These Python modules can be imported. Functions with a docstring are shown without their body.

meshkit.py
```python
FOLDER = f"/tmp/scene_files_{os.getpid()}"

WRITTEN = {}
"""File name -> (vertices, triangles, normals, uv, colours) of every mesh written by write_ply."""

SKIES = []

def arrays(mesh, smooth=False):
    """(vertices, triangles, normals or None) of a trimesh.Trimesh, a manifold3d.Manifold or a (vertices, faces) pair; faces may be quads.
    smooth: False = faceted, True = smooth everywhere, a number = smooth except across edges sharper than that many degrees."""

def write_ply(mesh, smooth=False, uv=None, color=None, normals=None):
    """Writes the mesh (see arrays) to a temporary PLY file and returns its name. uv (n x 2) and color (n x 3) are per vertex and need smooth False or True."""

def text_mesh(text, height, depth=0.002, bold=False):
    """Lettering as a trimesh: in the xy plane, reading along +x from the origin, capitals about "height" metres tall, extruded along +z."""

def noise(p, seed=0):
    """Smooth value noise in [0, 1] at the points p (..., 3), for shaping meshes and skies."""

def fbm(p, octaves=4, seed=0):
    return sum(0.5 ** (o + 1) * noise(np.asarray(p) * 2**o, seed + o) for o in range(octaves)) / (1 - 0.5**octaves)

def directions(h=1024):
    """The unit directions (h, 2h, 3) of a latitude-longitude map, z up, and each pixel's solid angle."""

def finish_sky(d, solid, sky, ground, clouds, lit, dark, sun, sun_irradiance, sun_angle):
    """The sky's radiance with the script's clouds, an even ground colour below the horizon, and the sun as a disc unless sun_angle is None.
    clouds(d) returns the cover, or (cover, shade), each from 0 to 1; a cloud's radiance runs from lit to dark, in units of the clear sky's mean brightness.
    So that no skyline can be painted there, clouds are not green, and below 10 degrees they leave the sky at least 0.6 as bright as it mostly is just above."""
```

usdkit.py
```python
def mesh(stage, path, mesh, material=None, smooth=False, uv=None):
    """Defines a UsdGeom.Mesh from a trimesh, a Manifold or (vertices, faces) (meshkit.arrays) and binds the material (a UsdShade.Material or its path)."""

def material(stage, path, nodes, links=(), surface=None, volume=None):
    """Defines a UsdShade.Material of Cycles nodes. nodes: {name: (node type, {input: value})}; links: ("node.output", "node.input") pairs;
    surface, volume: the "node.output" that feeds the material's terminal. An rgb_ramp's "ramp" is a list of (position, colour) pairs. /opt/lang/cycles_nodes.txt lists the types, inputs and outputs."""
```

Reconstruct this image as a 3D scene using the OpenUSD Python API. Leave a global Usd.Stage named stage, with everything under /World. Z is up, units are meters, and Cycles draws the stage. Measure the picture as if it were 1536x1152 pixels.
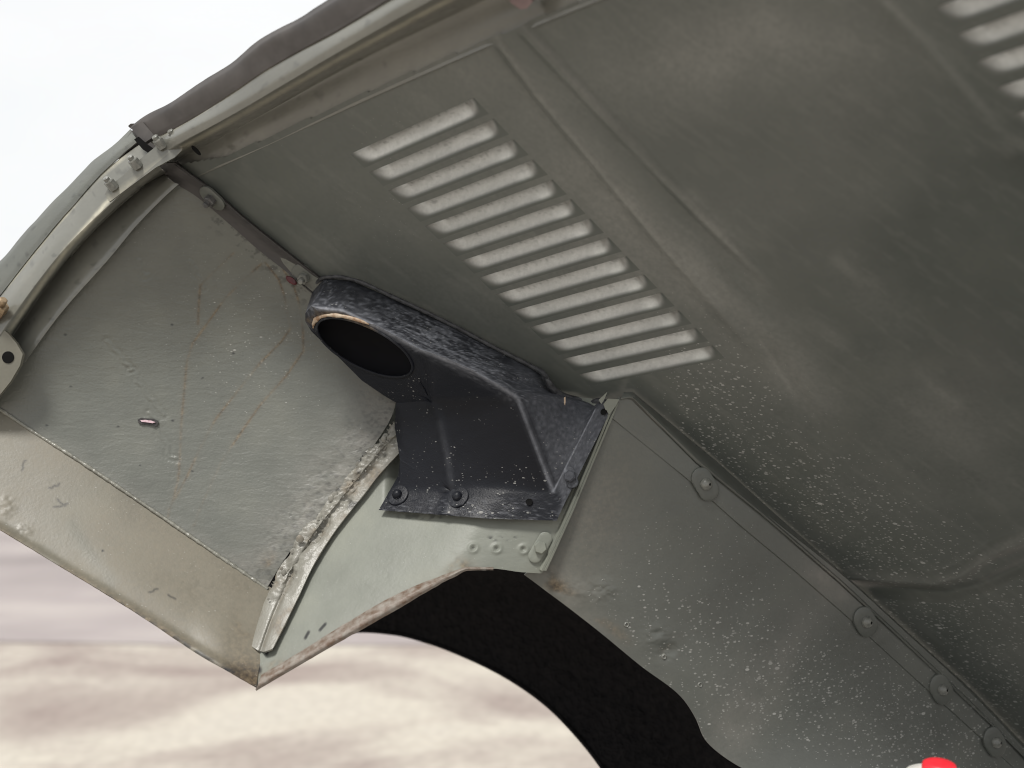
import math, random
import numpy as np, trimesh, shapely, usdkit, meshkit
from shapely.geometry import Polygon
from scipy.interpolate import LinearNDInterpolator, NearestNDInterpolator
from pxr import Usd, UsdGeom, UsdLux, UsdShade, Gf, Sdf, Vt

random.seed(7); RNG = np.random.default_rng(7)
stage = Usd.Stage.CreateInMemory()
UsdGeom.SetStageUpAxis(stage, UsdGeom.Tokens.z); UsdGeom.SetStageMetersPerUnit(stage, 1.0)
W = UsdGeom.Xform.Define(stage, '/World'); stage.SetDefaultPrim(W.GetPrim())
UsdGeom.Scope.Define(stage, '/World/Looks')

# ------------------------------------------------------------------ camera
F, CX, CY, CAMZ = 1500.0, 768.0, 576.0, 1.15          # focal length in photograph pixels, optical centre, eye height
cam = UsdGeom.Camera.Define(stage, '/World/camera')
cam.AddTranslateOp().Set(Gf.Vec3d(0, 0, CAMZ)); cam.AddRotateXOp().Set(90.0)
cam.CreateHorizontalApertureAttr(36.0); cam.CreateVerticalApertureAttr(27.0)
cam.CreateFocalLengthAttr(36.0 * F / 1536.0); cam.CreateClippingRangeAttr(Gf.Vec2f(0.05, 2000))
cam.CreateFStopAttr(4.0); cam.CreateFocusDistanceAttr(0.855)
cam.GetPrim().CreateAttribute('exposure', Sdf.ValueTypeNames.Float).Set(0.36)

# ------------------------------------------------------------------ light
SUN = np.array([-0.26, -0.43, 0.86]); SUN /= np.linalg.norm(SUN)
ELEV, ROT = math.asin(SUN[2]), math.atan2(SUN[0], SUN[1])
usdkit.material(stage, '/World/Looks/hazy_sky', {
    'tc': ('texture_coordinate', {}),
    'map': ('mapping', {'scale': (1.0, 1.0, 2.2)}),
    'n': ('noise_texture', {'scale': 1.6, 'detail': 5.0, 'roughness': 0.55}),
    'r': ('map_range', {'value': 0.5, 'from_min': 0.32, 'from_max': 0.62, 'to_min': 0.88, 'to_max': 1.0, 'clamp': True}),
    's': ('sky_texture', {'sky_type': 'single_scattering', 'sun_disc': False, 'sun_elevation': ELEV, 'sun_rotation': ROT, 'aerosol_density': 2.0}),
    'mx': ('mix_color', {'b': (9.0, 9.1, 9.15)}),
    'bg': ('background_shader', {'strength': 0.085})},
    [('tc.generated', 'map.vector'), ('map.vector', 'n.vector'), ('n.fac', 'r.value'), ('r.result', 'mx.fac'), ('s.color', 'mx.a'),
     ('mx.result', 'bg.color')], surface='bg.background')
dome = UsdLux.DomeLight.Define(stage, '/World/sky')
UsdShade.MaterialBindingAPI.Apply(dome.GetPrim()).Bind(UsdShade.Material.Get(stage, '/World/Looks/hazy_sky'))
sun = UsdLux.DistantLight.Define(stage, '/World/sun')
sun.CreateIntensityAttr(0.8); sun.CreateAngleAttr(14.0); sun.CreateColorAttr(Gf.Vec3f(1.0, 0.97, 0.925))
sun.GetPrim().GetAttribute('inputs:normalize').Set(True) if sun.GetPrim().HasAttribute('inputs:normalize') else sun.CreateNormalizeAttr(True)
zaxis = Gf.Vec3d(*map(float, SUN)); rot = Gf.Rotation(Gf.Vec3d(0, 0, 1), zaxis)
sun.AddTransformOp().Set(Gf.Matrix4d(rot, Gf.Vec3d(0, 0, 5)))

# ------------------------------------------------------------------ geometry helpers
def ray(x, y):
    x, y = np.asarray(x, float), np.asarray(y, float)
    return np.stack([(x - CX) / F, np.ones_like(x), -(y - CY) / F], -1)
CAM = np.array([0, 0, CAMZ])
def pt(x, y, d): return CAM + ray(x, y) * np.asarray(d, float)[..., None]
def proj(P):
    q = np.asarray(P) - CAM
    return CX + F * q[..., 0] / q[..., 1], CY - F * q[..., 2] / q[..., 1]
def unit(v): v = np.asarray(v, float); return v / np.maximum(np.linalg.norm(v, axis=-1, keepdims=True), 1e-12)
def sstep(x, a, b): t = np.clip((np.asarray(x, float) - a) / (b - a), 0, 1); return t * t * (3 - 2 * t)
def dist_poly(px, py, pts):
    """distance (in photograph pixels) from surface points to a polyline, and the position along it 0..1"""
    pts = np.asarray(pts, float); best = np.full(np.shape(px), 1e9); pos = np.zeros(np.shape(px)); n = len(pts) - 1
    for i in range(n):
        a, b = pts[i], pts[i + 1]; ab = b - a; L = max(ab @ ab, 1e-9)
        t = np.clip(((px - a[0]) * ab[0] + (py - a[1]) * ab[1]) / L, 0, 1)
        d = np.hypot(px - a[0] - t * ab[0], py - a[1] - t * ab[1])
        pos = np.where(d < best, (i + t) / n, pos); best = np.minimum(best, d)
    return best, pos
def curve(pts, n, smooth=True):
    """n points along a polyline of (x, y, depth), in metres"""
    p = np.asarray(pts, float); s = np.r_[0, np.cumsum(np.hypot(*np.diff(p[:, :2], axis=0).T))]
    t = np.linspace(0, s[-1], n)
    if smooth and len(p) > 2:
        from scipy.interpolate import PchipInterpolator
        q = PchipInterpolator(s, p)(t)
    else:
        q = np.stack([np.interp(t, s, p[:, k]) for k in range(3)], 1)
    return pt(q[:, 0], q[:, 1], q[:, 2])
def coons(bot, top, left, right):
    """bot, top: (nu,3) left->right; left, right: (nv,3) bottom->top; returns (nv, nu, 3)"""
    nu, nv = len(bot), len(left)
    u = np.linspace(0, 1, nu)[None, :, None]; v = np.linspace(0, 1, nv)[:, None, None]
    ru = (1 - v) * bot[None] + v * top[None]; rv = (1 - u) * left[:, None] + u * right[:, None]
    b = (1 - u) * (1 - v) * bot[0] + u * (1 - v) * bot[-1] + (1 - u) * v * top[0] + u * v * top[-1]
    return ru + rv - b
def grid_faces(nv, nu, keep=None):
    i = np.arange(nv * nu).reshape(nv, nu)
    q = np.stack([i[:-1, :-1], i[:-1, 1:], i[1:, 1:], i[1:, :-1]], -1)
    if keep is not None: q = q[keep]
    q = q.reshape(-1, 4)
    return np.vstack([q[:, [0, 1, 2]], q[:, [0, 2, 3]]])
def grid_normals(P):
    du, dv = np.gradient(P, axis=1), np.gradient(P, axis=0)
    n = unit(np.cross(du, dv)); flip = ((CAM - P) * n).sum(-1, keepdims=True) < 0
    return np.where(flip, -n, n)
class Surf:
    """a sheet given by a grid of points; can be asked for its depth, point and normal where a sight line meets it"""
    def __init__(s, P):
        s.P = P; s.N = grid_normals(P); x, y = proj(P); st = max(1, len(P) // 40), max(1, P.shape[1] // 40)
        k = np.stack([x, y], -1)[::st[0], ::st[1]].reshape(-1, 2); val = np.concatenate([P[..., 1:2], s.N], -1)[::st[0], ::st[1]].reshape(-1, 4)
        s.lin, s.near = LinearNDInterpolator(k, val), NearestNDInterpolator(k, val)
    def q(s, x, y):
        v = s.lin(x, y); w = s.near(x, y); return np.where(np.isnan(v), w, v)
    def depth(s, x, y): return s.q(x, y)[..., 0]
    def n(s, x, y): return unit(s.q(x, y)[..., 1:])
    def at(s, x, y, off=0.0):
        x, y = np.asarray(x, float), np.asarray(y, float); v = s.q(x, y)
        return pt(x, y, v[..., 0]) + unit(v[..., 1:]) * off
def displace(P, h): return P + grid_normals(P) * h[..., None]
def sheet(P, th=0.0012, keep=None):
    """closed sheet metal: the grid, a copy th behind it (away from the camera) and the rim"""
    nv, nu, _ = P.shape; N = grid_normals(P); B = P - N * th
    v = np.vstack([P.reshape(-1, 3), B.reshape(-1, 3)]); f = grid_faces(nv, nu); m = nv * nu
    i = np.arange(m).reshape(nv, nu)
    loop = np.r_[i[0, :], i[1:, -1], i[-1, -2::-1], i[-2:0:-1, 0]]; nx = np.roll(loop, -1)
    rim = np.vstack([np.stack([loop, nx, nx + m], 1), np.stack([loop, nx + m, loop + m], 1)])
    n0 = np.cross(P[0, 1] - P[0, 0], P[1, 0] - P[0, 0])
    fs = np.vstack([f, f[:, ::-1] + m, rim[:, ::-1]])
    if n0 @ N[0, 0] < 0: fs = fs[:, ::-1]
    return v, fs
def poly_solid(pts3, th, normal=None):
    """flat-ish plate from an outline of 3D points, th thick, the outline being its front"""
    p = np.asarray(pts3, float); c = p.mean(0)
    n = unit(np.linalg.svd(p - c)[2][2]) if normal is None else unit(normal)
    if n @ (CAM - c) < 0: n = -n
    a = unit(np.cross(n, [0.3, 0.1, 1.0])); b = np.cross(n, a)
    q = np.stack([(p - c) @ a, (p - c) @ b], 1)
    pol = Polygon(q)
    if not pol.is_valid: pol = pol.buffer(0)
    v2, f = trimesh.creation.triangulate_polygon(Polygon(q), engine='earcut')
    k = [int(np.argmin(((q - w) ** 2).sum(1))) for w in v2]
    fr = np.array([[k[i] for i in t] for t in f]); m = len(p)
    nn = np.cross(p[fr[:, 1]] - p[fr[:, 0]], p[fr[:, 2]] - p[fr[:, 0]]) @ n
    fr = np.where(nn[:, None] < 0, fr[:, ::-1], fr)
    v = np.vstack([p, p - n * th]); i = np.arange(m); j = (i + 1) % m
    rim = np.vstack([np.stack([i, j, j + m], 1), np.stack([i, j + m, i + m], 1)])
    if Polygon(q).exterior.is_ccw: rim = rim[:, ::-1]
    return v, np.vstack([fr, fr[:, ::-1] + m, rim])
def tube(path, r, sides=10, closed=False):
    p = np.asarray(path, float); n = len(p); r = np.broadcast_to(r, n)
    t = unit(np.gradient(p, axis=0)) if not closed else unit(np.roll(p, -1, 0) - np.roll(p, 1, 0))
    u = unit(np.cross(t, [0.31, 0.17, 0.93])); w = np.cross(t, u)
    a = np.linspace(0, 2 * np.pi, sides, endpoint=False)
    v = (p[:, None] + r[:, None, None] * (np.cos(a)[None, :, None] * u[:, None] + np.sin(a)[None, :, None] * w[:, None])).reshape(-1, 3)
    f = []
    for i in range(n if closed else n - 1):
        for k in range(sides):
            A, B = i * sides + k, i * sides + (k + 1) % sides; i2 = (i + 1) % n
            C, D = i2 * sides + (k + 1) % sides, i2 * sides + k; f += [[A, B, C], [A, C, D]]
    if not closed:
        v = np.vstack([v, p[:1], p[-1:]]); m = n * sides
        for k in range(sides): f += [[m, (k + 1) % sides, k], [m + 1, m - sides + k, m - sides + (k + 1) % sides]]
    return v, np.array(f)[:, ::-1]
def frame(n, along=(0, 0, 1)):
    n = unit(n); a = unit(np.asarray(along, float) - n * (np.asarray(along, float) @ n)); return a, np.cross(n, a), n
def lathe(c, n, prof, sides=28, along=(0, 0, 1), sx=1.0, sy=1.0, stadium=0.0, hexa=False):
    """a turned piece standing on point c along n; prof: (radius, height) from the outside in; stadium: half length added along 'along'"""
    along = (1, 0, 0) if abs(unit(n) @ unit(along)) > .98 else along
    a, b, n = frame(n, along); m = 6 if hexa else sides
    t = np.linspace(0, 2 * np.pi, m, endpoint=False) + (0.2 if hexa else 0)
    v = []
    for r, h in prof:
        q = np.cos(t)[:, None] * a * r * sx + np.sin(t)[:, None] * b * r * sy
        q = q + np.sign(np.round(np.cos(t), 6))[:, None] * a * stadium * (1 if r > 1e-6 else 0)
        v.append(np.asarray(c) + q + n * h)
    k = len(prof); v = np.vstack(v + [np.asarray(c)[None] + n * prof[-1][1]]); f = []
    for i in range(k - 1):
        for j in range(m):
            A, B = i * m + j, i * m + (j + 1) % m; f += [[A, B, B + m], [A, B + m, A + m]]
    f += [[(k - 1) * m + j, (k - 1) * m + (j + 1) % m, k * m] for j in range(m)]
    return v, np.array(f)
def join(*ms):
    v, f, o = [], [], 0
    for a, b in ms: v.append(a); f.append(np.asarray(b) + o); o += len(a)
    return np.vstack(v), np.vstack(f)

# ------------------------------------------------------------------ prims
USED = {}
def numbered(parent, name):
    k = (parent, name); USED[k] = USED.get(k, -1) + 1
    return f'{parent}/{name}' + (f'_{USED[k]:03d}' if USED[k] else '')
ORIGIN = {}
def thing(name, label, cat, base):
    path = numbered('/World', name); x = UsdGeom.Xform.Define(stage, path); x.AddTranslateOp().Set(Gf.Vec3d(*map(float, base)))
    p = x.GetPrim(); p.SetCustomDataByKey('label', label); p.SetCustomDataByKey('category', cat); ORIGIN[path] = np.asarray(base, float)
    return path
def part(parent, name, mesh, mat, smooth=40, masks=None, label=None):
    """one Mesh under a thing or a part; masks(px, py, P) -> {primvar: values} of surface marks, some of them painted light"""
    root = '/'.join(parent.split('/')[:3]); o = ORIGIN.get(root, np.zeros(3))
    v, f, n = meshkit.arrays(mesh, smooth); path = numbered(parent, name)
    m = UsdGeom.Mesh.Define(stage, path)
    m.CreatePointsAttr(Vt.Vec3fArray.FromNumpy((v - o).astype(np.float32)))
    m.CreateFaceVertexCountsAttr(Vt.IntArray.FromNumpy(np.full(len(f), 3, np.int32)))
    m.CreateFaceVertexIndicesAttr(Vt.IntArray.FromNumpy(f.astype(np.int32).ravel())); m.CreateSubdivisionSchemeAttr('none')
    if n is not None:
        m.CreateNormalsAttr(Vt.Vec3fArray.FromNumpy(n.astype(np.float32))); m.SetNormalsInterpolation('vertex')
    if masks is not None:
        px, py = proj(v)
        for k, a in masks(px, py, v).items():
            UsdGeom.PrimvarsAPI(m).CreatePrimvar(k, Sdf.ValueTypeNames.FloatArray, 'vertex').Set(Vt.FloatArray.FromNumpy(np.clip(np.broadcast_to(a, len(v)), 0, 1).astype(np.float32)))
    UsdShade.MaterialBindingAPI.Apply(m.GetPrim()).Bind(UsdShade.Material.Get(stage, mat))
    if label: m.GetPrim().SetCustomDataByKey('label', label)
    return path
def fb(P, s, o=4, seed=0): return meshkit.fbm(np.asarray(P) * s, o, seed)

# ------------------------------------------------------------------ materials
def paint(name, base, rough=0.36, dust_light=(0.190, 0.180, 0.160), bump=0.12, coat=0.0, streak=None, orange=420.0, spec=0.5, mott=0.18, dn=0.65):
    """old hand-brushed car paint; the primvars dirt, rust, dark and spat carry its grime and painted light, rust, bare dark spots and overspray specks"""
    b = np.array(base)
    nodes = {
        'tc': ('texture_coordinate', {}),
        'a_d': ('attribute', {'attribute': 'dirt_light'}), 'a_r': ('attribute', {'attribute': 'rust'}), 'a_k': ('attribute', {'attribute': 'dark'}), 'a_s': ('attribute', {'attribute': 'spat'}),
        'n1': ('noise_texture', {'scale': 14.0, 'detail': 6.0, 'roughness': 0.6}),
        'ramp': ('rgb_ramp', {'ramp': [(0.25, tuple(b * (1 - mott))), (0.5, tuple(b)), (0.75, tuple(b * (1 + mott) * np.array([1.02, 1.0, .97])))]}),
        'n2': ('noise_texture', {'scale': 260.0, 'detail': 3.0, 'roughness': 0.6}),
        'dm': ('map_range', {'from_min': 0.3, 'from_max': 0.7, 'to_min': dn, 'to_max': 1.1}),
        'dmul': ('math', {'math_type': 'multiply', 'use_clamp': True}),
        'mixd': ('mix_color', {'b': dust_light}),
        'rramp': ('rgb_ramp', {'ramp': [(0.35, (0.045, 0.028, 0.014)), (0.5, (0.105, 0.070, 0.035)), (0.65, (0.19, 0.14, 0.08))]}),
        'mixr': ('mix_color', {}), 'mixk': ('mix_color', {'b': (0.012, 0.012, 0.013)}),
        'map1': ('mapping', {'scale': (0.62, 0.9, 1.15), 'rotation': (0.0, 0.6, 0.0)}), 'o1': ('map_range', {'to_min': 0.45, 'to_max': 1.0}), 'o2': ('map_range', {'to_min': 0.35, 'to_max': 1.0}), 'q1': ('math', {'math_type': 'multiply'}), 'q2': ('math', {'math_type': 'multiply'}),
        'v1': ('voronoi_texture', {'scale': 150.0, 'randomness': 1.0}), 'v2': ('voronoi_texture', {'scale': 480.0, 'randomness': 1.0}),
        's1': ('separate_color', {}), 's2': ('separate_color', {}),
        'p1': ('math', {'math_type': 'power', 'value2': 2.6}), 'p2': ('math', {'math_type': 'power', 'value2': 2.0}),
        'm1': ('math', {'math_type': 'multiply'}), 'm2': ('math', {'math_type': 'multiply'}),
        'k1': ('math', {'math_type': 'multiply', 'value2': 0.27}), 'k2': ('math', {'math_type': 'multiply', 'value2': 0.54}),
        'd1': ('math', {'math_type': 'subtract'}), 'd2': ('math', {'math_type': 'subtract'}),
        'e1': ('map_range', {'from_min': 0.0, 'from_max': 0.06, 'to_min': 0.0, 'to_max': 0.75, 'clamp': True}),
        'e2': ('map_range', {'from_min': 0.0, 'from_max': 0.08, 'to_min': 0.0, 'to_max': 0.6, 'clamp': True}),
        'mxs': ('math', {'math_type': 'maximum'}),
        'mixs': ('mix_color', {'b': (0.40, 0.395, 0.37)}),
        'r1': ('map_range', {'from_min': 0.3, 'from_max': 0.7, 'to_min': rough - 0.06, 'to_max': rough + 0.08}),
        'rd': ('math', {'math_type': 'multiply_add', 'value2': 0.32}), 'rr': ('math', {'math_type': 'multiply_add', 'value2': 0.35, 'use_clamp': True}),
        'nb': ('noise_texture', {'scale': orange, 'detail': 2.0, 'roughness': 0.5}),
        'mapb': ('mapping', {'scale': (1, 1, 1) if streak is None else streak[0], 'rotation': (0, 0, 0) if streak is None else streak[1]}),
        'nw': ('noise_texture', {'scale': 55.0, 'detail': 4.0, 'roughness': 0.55, 'distortion': 0.6}),
        'addb': ('math', {'math_type': 'multiply_add', 'value2': 2.2}), 'adds': ('math', {'math_type': 'multiply_add', 'value2': 0.9}),
        'bump': ('bump', {'strength': bump, 'distance': 0.0012}),
        'p': ('principled_bsdf', {'specular_ior_level': spec, 'coat_weight': coat, 'coat_roughness': 0.18}),
    }
    links = [('tc.object', 'n1.vector'), ('n1.fac', 'ramp.fac'), ('tc.object', 'n2.vector'), ('n2.fac', 'dm.value'), ('a_d.fac', 'dmul.value1'), ('dm.result', 'dmul.value2'),
             ('dmul.value', 'mixd.fac'), ('ramp.color', 'mixd.a'), ('n2.fac', 'rramp.fac'), ('a_r.fac', 'mixr.fac'), ('mixd.result', 'mixr.a'), ('rramp.color', 'mixr.b'),
             ('a_k.fac', 'mixk.fac'), ('mixr.result', 'mixk.a'), ('tc.object', 'map1.vector'), ('map1.vector', 'v1.vector'), ('map1.vector', 'v2.vector'),
             ('v1.color', 's1.color'), ('v2.color', 's2.color'), ('s1.r', 'p1.value1'), ('s2.g', 'p2.value1'), ('p1.value', 'm1.value1'), ('a_s.fac', 'm1.value2'),
             ('p2.value', 'm2.value1'), ('a_s.fac', 'm2.value2'), ('m1.value', 'k1.value1'), ('m2.value', 'k2.value1'),
             ('k1.value', 'd1.value1'), ('v1.distance', 'd1.value2'), ('k2.value', 'd2.value1'), ('v2.distance', 'd2.value2'),
             ('d1.value', 'e1.value'), ('d2.value', 'e2.value'), ('s1.b', 'o1.value'), ('s2.b', 'o2.value'), ('e1.result', 'q1.value1'), ('o1.result', 'q1.value2'), ('e2.result', 'q2.value1'), ('o2.result', 'q2.value2'), ('q1.value', 'mxs.value1'), ('q2.value', 'mxs.value2'),
             ('mxs.value', 'mixs.fac'), ('mixk.result', 'mixs.a'), ('mixs.result', 'p.base_color'),
             ('n1.fac', 'r1.value'), ('dmul.value', 'rd.value1'), ('r1.result', 'rd.value3'), ('a_r.fac', 'rr.value1'), ('rd.value', 'rr.value3'), ('rr.value', 'p.roughness'),
             ('tc.object', 'nb.vector'), ('tc.object', 'mapb.vector'), ('mapb.vector', 'nw.vector'), ('nw.fac', 'addb.value1'), ('nb.fac', 'addb.value3'),
             ('mxs.value', 'adds.value1'), ('addb.value', 'adds.value3'), ('adds.value', 'bump.height'), ('bump.normal', 'p.normal')]
    path = '/World/Looks/' + name
    usdkit.material(stage, path, nodes, links, surface='p.BSDF'); return path
def simple(name, c0, c1, scale=60.0, rough=(0.35, 0.6), bump=0.2, metallic=0.0, dist=0.001, spec=0.5, detail=5.0, sc=(1, 1, 1)):
    path = '/World/Looks/' + name
    usdkit.material(stage, path, {
        'tc': ('texture_coordinate', {}), 'mp': ('mapping', {'scale': sc}), 'n': ('noise_texture', {'scale': scale, 'detail': detail, 'roughness': 0.6}),
        'r': ('rgb_ramp', {'ramp': [(0.33, c0), (0.66, c1)]}), 'm': ('map_range', {'from_min': 0.3, 'from_max': 0.7, 'to_min': rough[0], 'to_max': rough[1]}),
        'b': ('bump', {'strength': bump, 'distance': dist}), 'p': ('principled_bsdf', {'metallic': metallic, 'specular_ior_level': spec})},
        [('tc.object', 'mp.vector'), ('mp.vector', 'n.vector'), ('n.fac', 'r.fac'), ('n.fac', 'm.value'), ('n.fac', 'b.height'), ('r.color', 'p.base_color'), ('m.result', 'p.roughness'), ('b.normal', 'p.normal')],
        surface='p.BSDF'); return path
GREY = (0.112, 0.117, 0.102)
M_SKIN = paint('grey_paint_satin', (0.072, 0.078, 0.069), rough=0.30, bump=0.05, mott=0.10, dust_light=(0.185, 0.184, 0.165))
M_LOUV = paint('grey_paint_louvre', (0.072, 0.078, 0.069), rough=0.40, bump=0.05, mott=0.10, orange=900.0, dust_light=(0.32, 0.317, 0.298), dn=.85)  # pale overlay colour stands in for light on the louvre ramps
M_WING = paint('grey_paint_brushed', GREY, rough=0.30, bump=0.22, streak=((1.0, 1.0, 3.2), (0.0, 0.75, 0.0)))
M_SKIRT = paint('grey_paint_dusty', (0.128, 0.124, 0.100), rough=0.34, bump=0.09, mott=0.30, dust_light=(0.175, 0.155, 0.118))
M_PALE = paint('grey_paint_glossy', (0.168, 0.177, 0.152), rough=0.46, bump=0.12, coat=0.0, spec=0.3, streak=((1.0, 1.0, 2.6), (0.0, 0.75, 0.0)))
M_BULK = paint('grey_paint_bulkhead', (0.094, 0.099, 0.088), rough=0.36, bump=0.12)
M_RIM = paint('grey_paint_rim', (0.135, 0.136, 0.120), rough=0.22, bump=0.10, coat=0.5, dust_light=(0.44, 0.42, 0.33))
M_SEAL = simple('brown_rubber_seal', (0.038, 0.034, 0.032), (0.075, 0.068, 0.064), 40, (0.4, 0.62), 0.25)
M_GUNK = paint('flaking_sealer', (0.20, 0.197, 0.168), rough=0.26, bump=0.4, orange=500.0, mott=0.3)
M_BARE = simple('rusty_rolled_edge', (0.10, 0.062, 0.040), (0.22, 0.20, 0.175), 130, (0.4, 0.75), 0.7)
M_UNDER = simple('black_underseal', (0.003, 0.003, 0.004), (0.014, 0.013, 0.0135), 150, (0.6, 0.9), 1.0, dist=0.006, spec=0.12)
M_DARK = simple('dark_inside', (0.004, 0.004, 0.005), (0.007, 0.007, 0.009), 80, (0.6, 0.8), 0.1, spec=0.1)
M_BOLT = simple('painted_steel_bolt', (0.12, 0.122, 0.11), (0.20, 0.20, 0.178), 300, (0.25, 0.4), 0.25, dist=0.0005)
M_DKBOLT = simple('dark_painted_bolt', (0.05, 0.05, 0.05), (0.12, 0.115, 0.11), 300, (0.3, 0.5), 0.25)
M_BRASS = simple('weathered_brass', (0.16, 0.11, 0.065), (0.36, 0.27, 0.17), 220, (0.35, 0.55), 0.4, metallic=0.45)
M_HOLE = simple('empty_hole', (0.006, 0.006, 0.006), (0.01, 0.01, 0.01), 60, (0.8, 0.9), 0.0, spec=0.05)
M_RED = simple('red_plastic', (0.70, 0.022, 0.035), (0.80, 0.03, 0.045), 40, (0.35, 0.45), 0.03)
M_WHITE = simple('white_plastic', (0.62, 0.61, 0.57), (0.74, 0.73, 0.69), 60, (0.4, 0.55), 0.06)
M_PINK = simple('pink_primer', (0.42, 0.25, 0.30), (0.62, 0.50, 0.52), 500, (0.4, 0.6), 0.3)
M_CHIP = simple('black_chip', (0.01, 0.01, 0.01), (0.03, 0.025, 0.025), 400, (0.5, 0.7), 0.5)
M_TAN = simple('worn_tan_tape', (0.22, 0.12, 0.06), (0.52, 0.44, 0.34), 160, (0.5, 0.75), 0.8)
M_BLACK = paint('black_moulded_plastic', (0.0085, 0.0095, 0.013), rough=0.40, dust_light=(0.27, 0.28, 0.31), bump=0.22, orange=700.0, mott=0.2, spec=0.16)
M_RUBBER = simple('perished_rubber', (0.018, 0.018, 0.02), (0.075, 0.075, 0.078), 180, (0.45, 0.7), 0.6)

# ------------------------------------------------------------------ ground
usdkit.material(stage, '/World/Looks/pale_concrete', {
    'tc': ('texture_coordinate', {}), 'mp': ('mapping', {'scale': (0.75, 1.0, 1.0)}),
    'n': ('noise_texture', {'scale': 1.15, 'detail': 5.0, 'roughness': 0.55, 'distortion': 0.5}),
    'n2': ('noise_texture', {'scale': 22.0, 'detail': 6.0, 'roughness': 0.7}),
    'r': ('rgb_ramp', {'ramp': [(0.36, (0.25, 0.205, 0.185)), (0.47, (0.34, 0.30, 0.265)), (0.56, (0.435, 0.40, 0.345)), (0.75, (0.43, 0.40, 0.355))]}),
    'r2': ('rgb_ramp', {'ramp': [(0.3, (0.75, 0.75, 0.75)), (0.6, (1, 1, 1))]}), 'mx': ('mix_color', {'blend_type': 'multiply', 'fac': 0.8}),
    'b': ('bump', {'strength': 0.4, 'distance': 0.01}), 'p': ('principled_bsdf', {'roughness': 0.85, 'specular_ior_level': 0.2})},
    [('tc.object', 'mp.vector'), ('mp.vector', 'n.vector'), ('tc.object', 'n2.vector'), ('n.fac', 'r.fac'), ('n2.fac', 'r2.fac'), ('r.color', 'mx.a'), ('r2.color', 'mx.b'),
     ('mx.result', 'p.base_color'), ('n2.fac', 'b.height'), ('b.normal', 'p.normal')], surface='p.BSDF')
usdkit.material(stage, '/World/Looks/grey_concrete', {
    'tc': ('texture_coordinate', {}), 'mp': ('mapping', {'scale': (0.5, 1.1, 1.0)}),
    'n': ('noise_texture', {'scale': 1.0, 'detail': 5.0, 'roughness': 0.55}), 'n2': ('noise_texture', {'scale': 30.0, 'detail': 5.0, 'roughness': 0.7}),
    'r': ('rgb_ramp', {'ramp': [(0.32, (0.22, 0.195, 0.19)), (0.5, (0.29, 0.258, 0.252)), (0.68, (0.37, 0.335, 0.315))]}),
    'b': ('bump', {'strength': 0.4, 'distance': 0.01}), 'p': ('principled_bsdf', {'roughness': 0.85, 'specular_ior_level': 0.2})},
    [('tc.object', 'mp.vector'), ('mp.vector', 'n.vector'), ('tc.object', 'n2.vector'), ('n.fac', 'r.fac'), ('r.color', 'p.base_color'), ('n2.fac', 'b.height'), ('b.normal', 'p.normal')], surface='p.BSDF')
def setting(name, v, f, mat, label):
    m = usdkit.mesh(stage, '/World/' + name, (np.array(v, float), np.array(f)), mat); p = m.GetPrim()
    p.SetCustomDataByKey('kind', 'structure'); p.SetCustomDataByKey('label', label); p.SetCustomDataByKey('category', name)
setting('ground', [(-600, -600, 0), (600, -600, 0), (600, 600, 0), (-600, 600, 0)], [(0, 1, 2), (0, 2, 3)], '/World/Looks/pale_concrete', 'sunlit cream concrete ground below the open bonnet')
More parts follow.
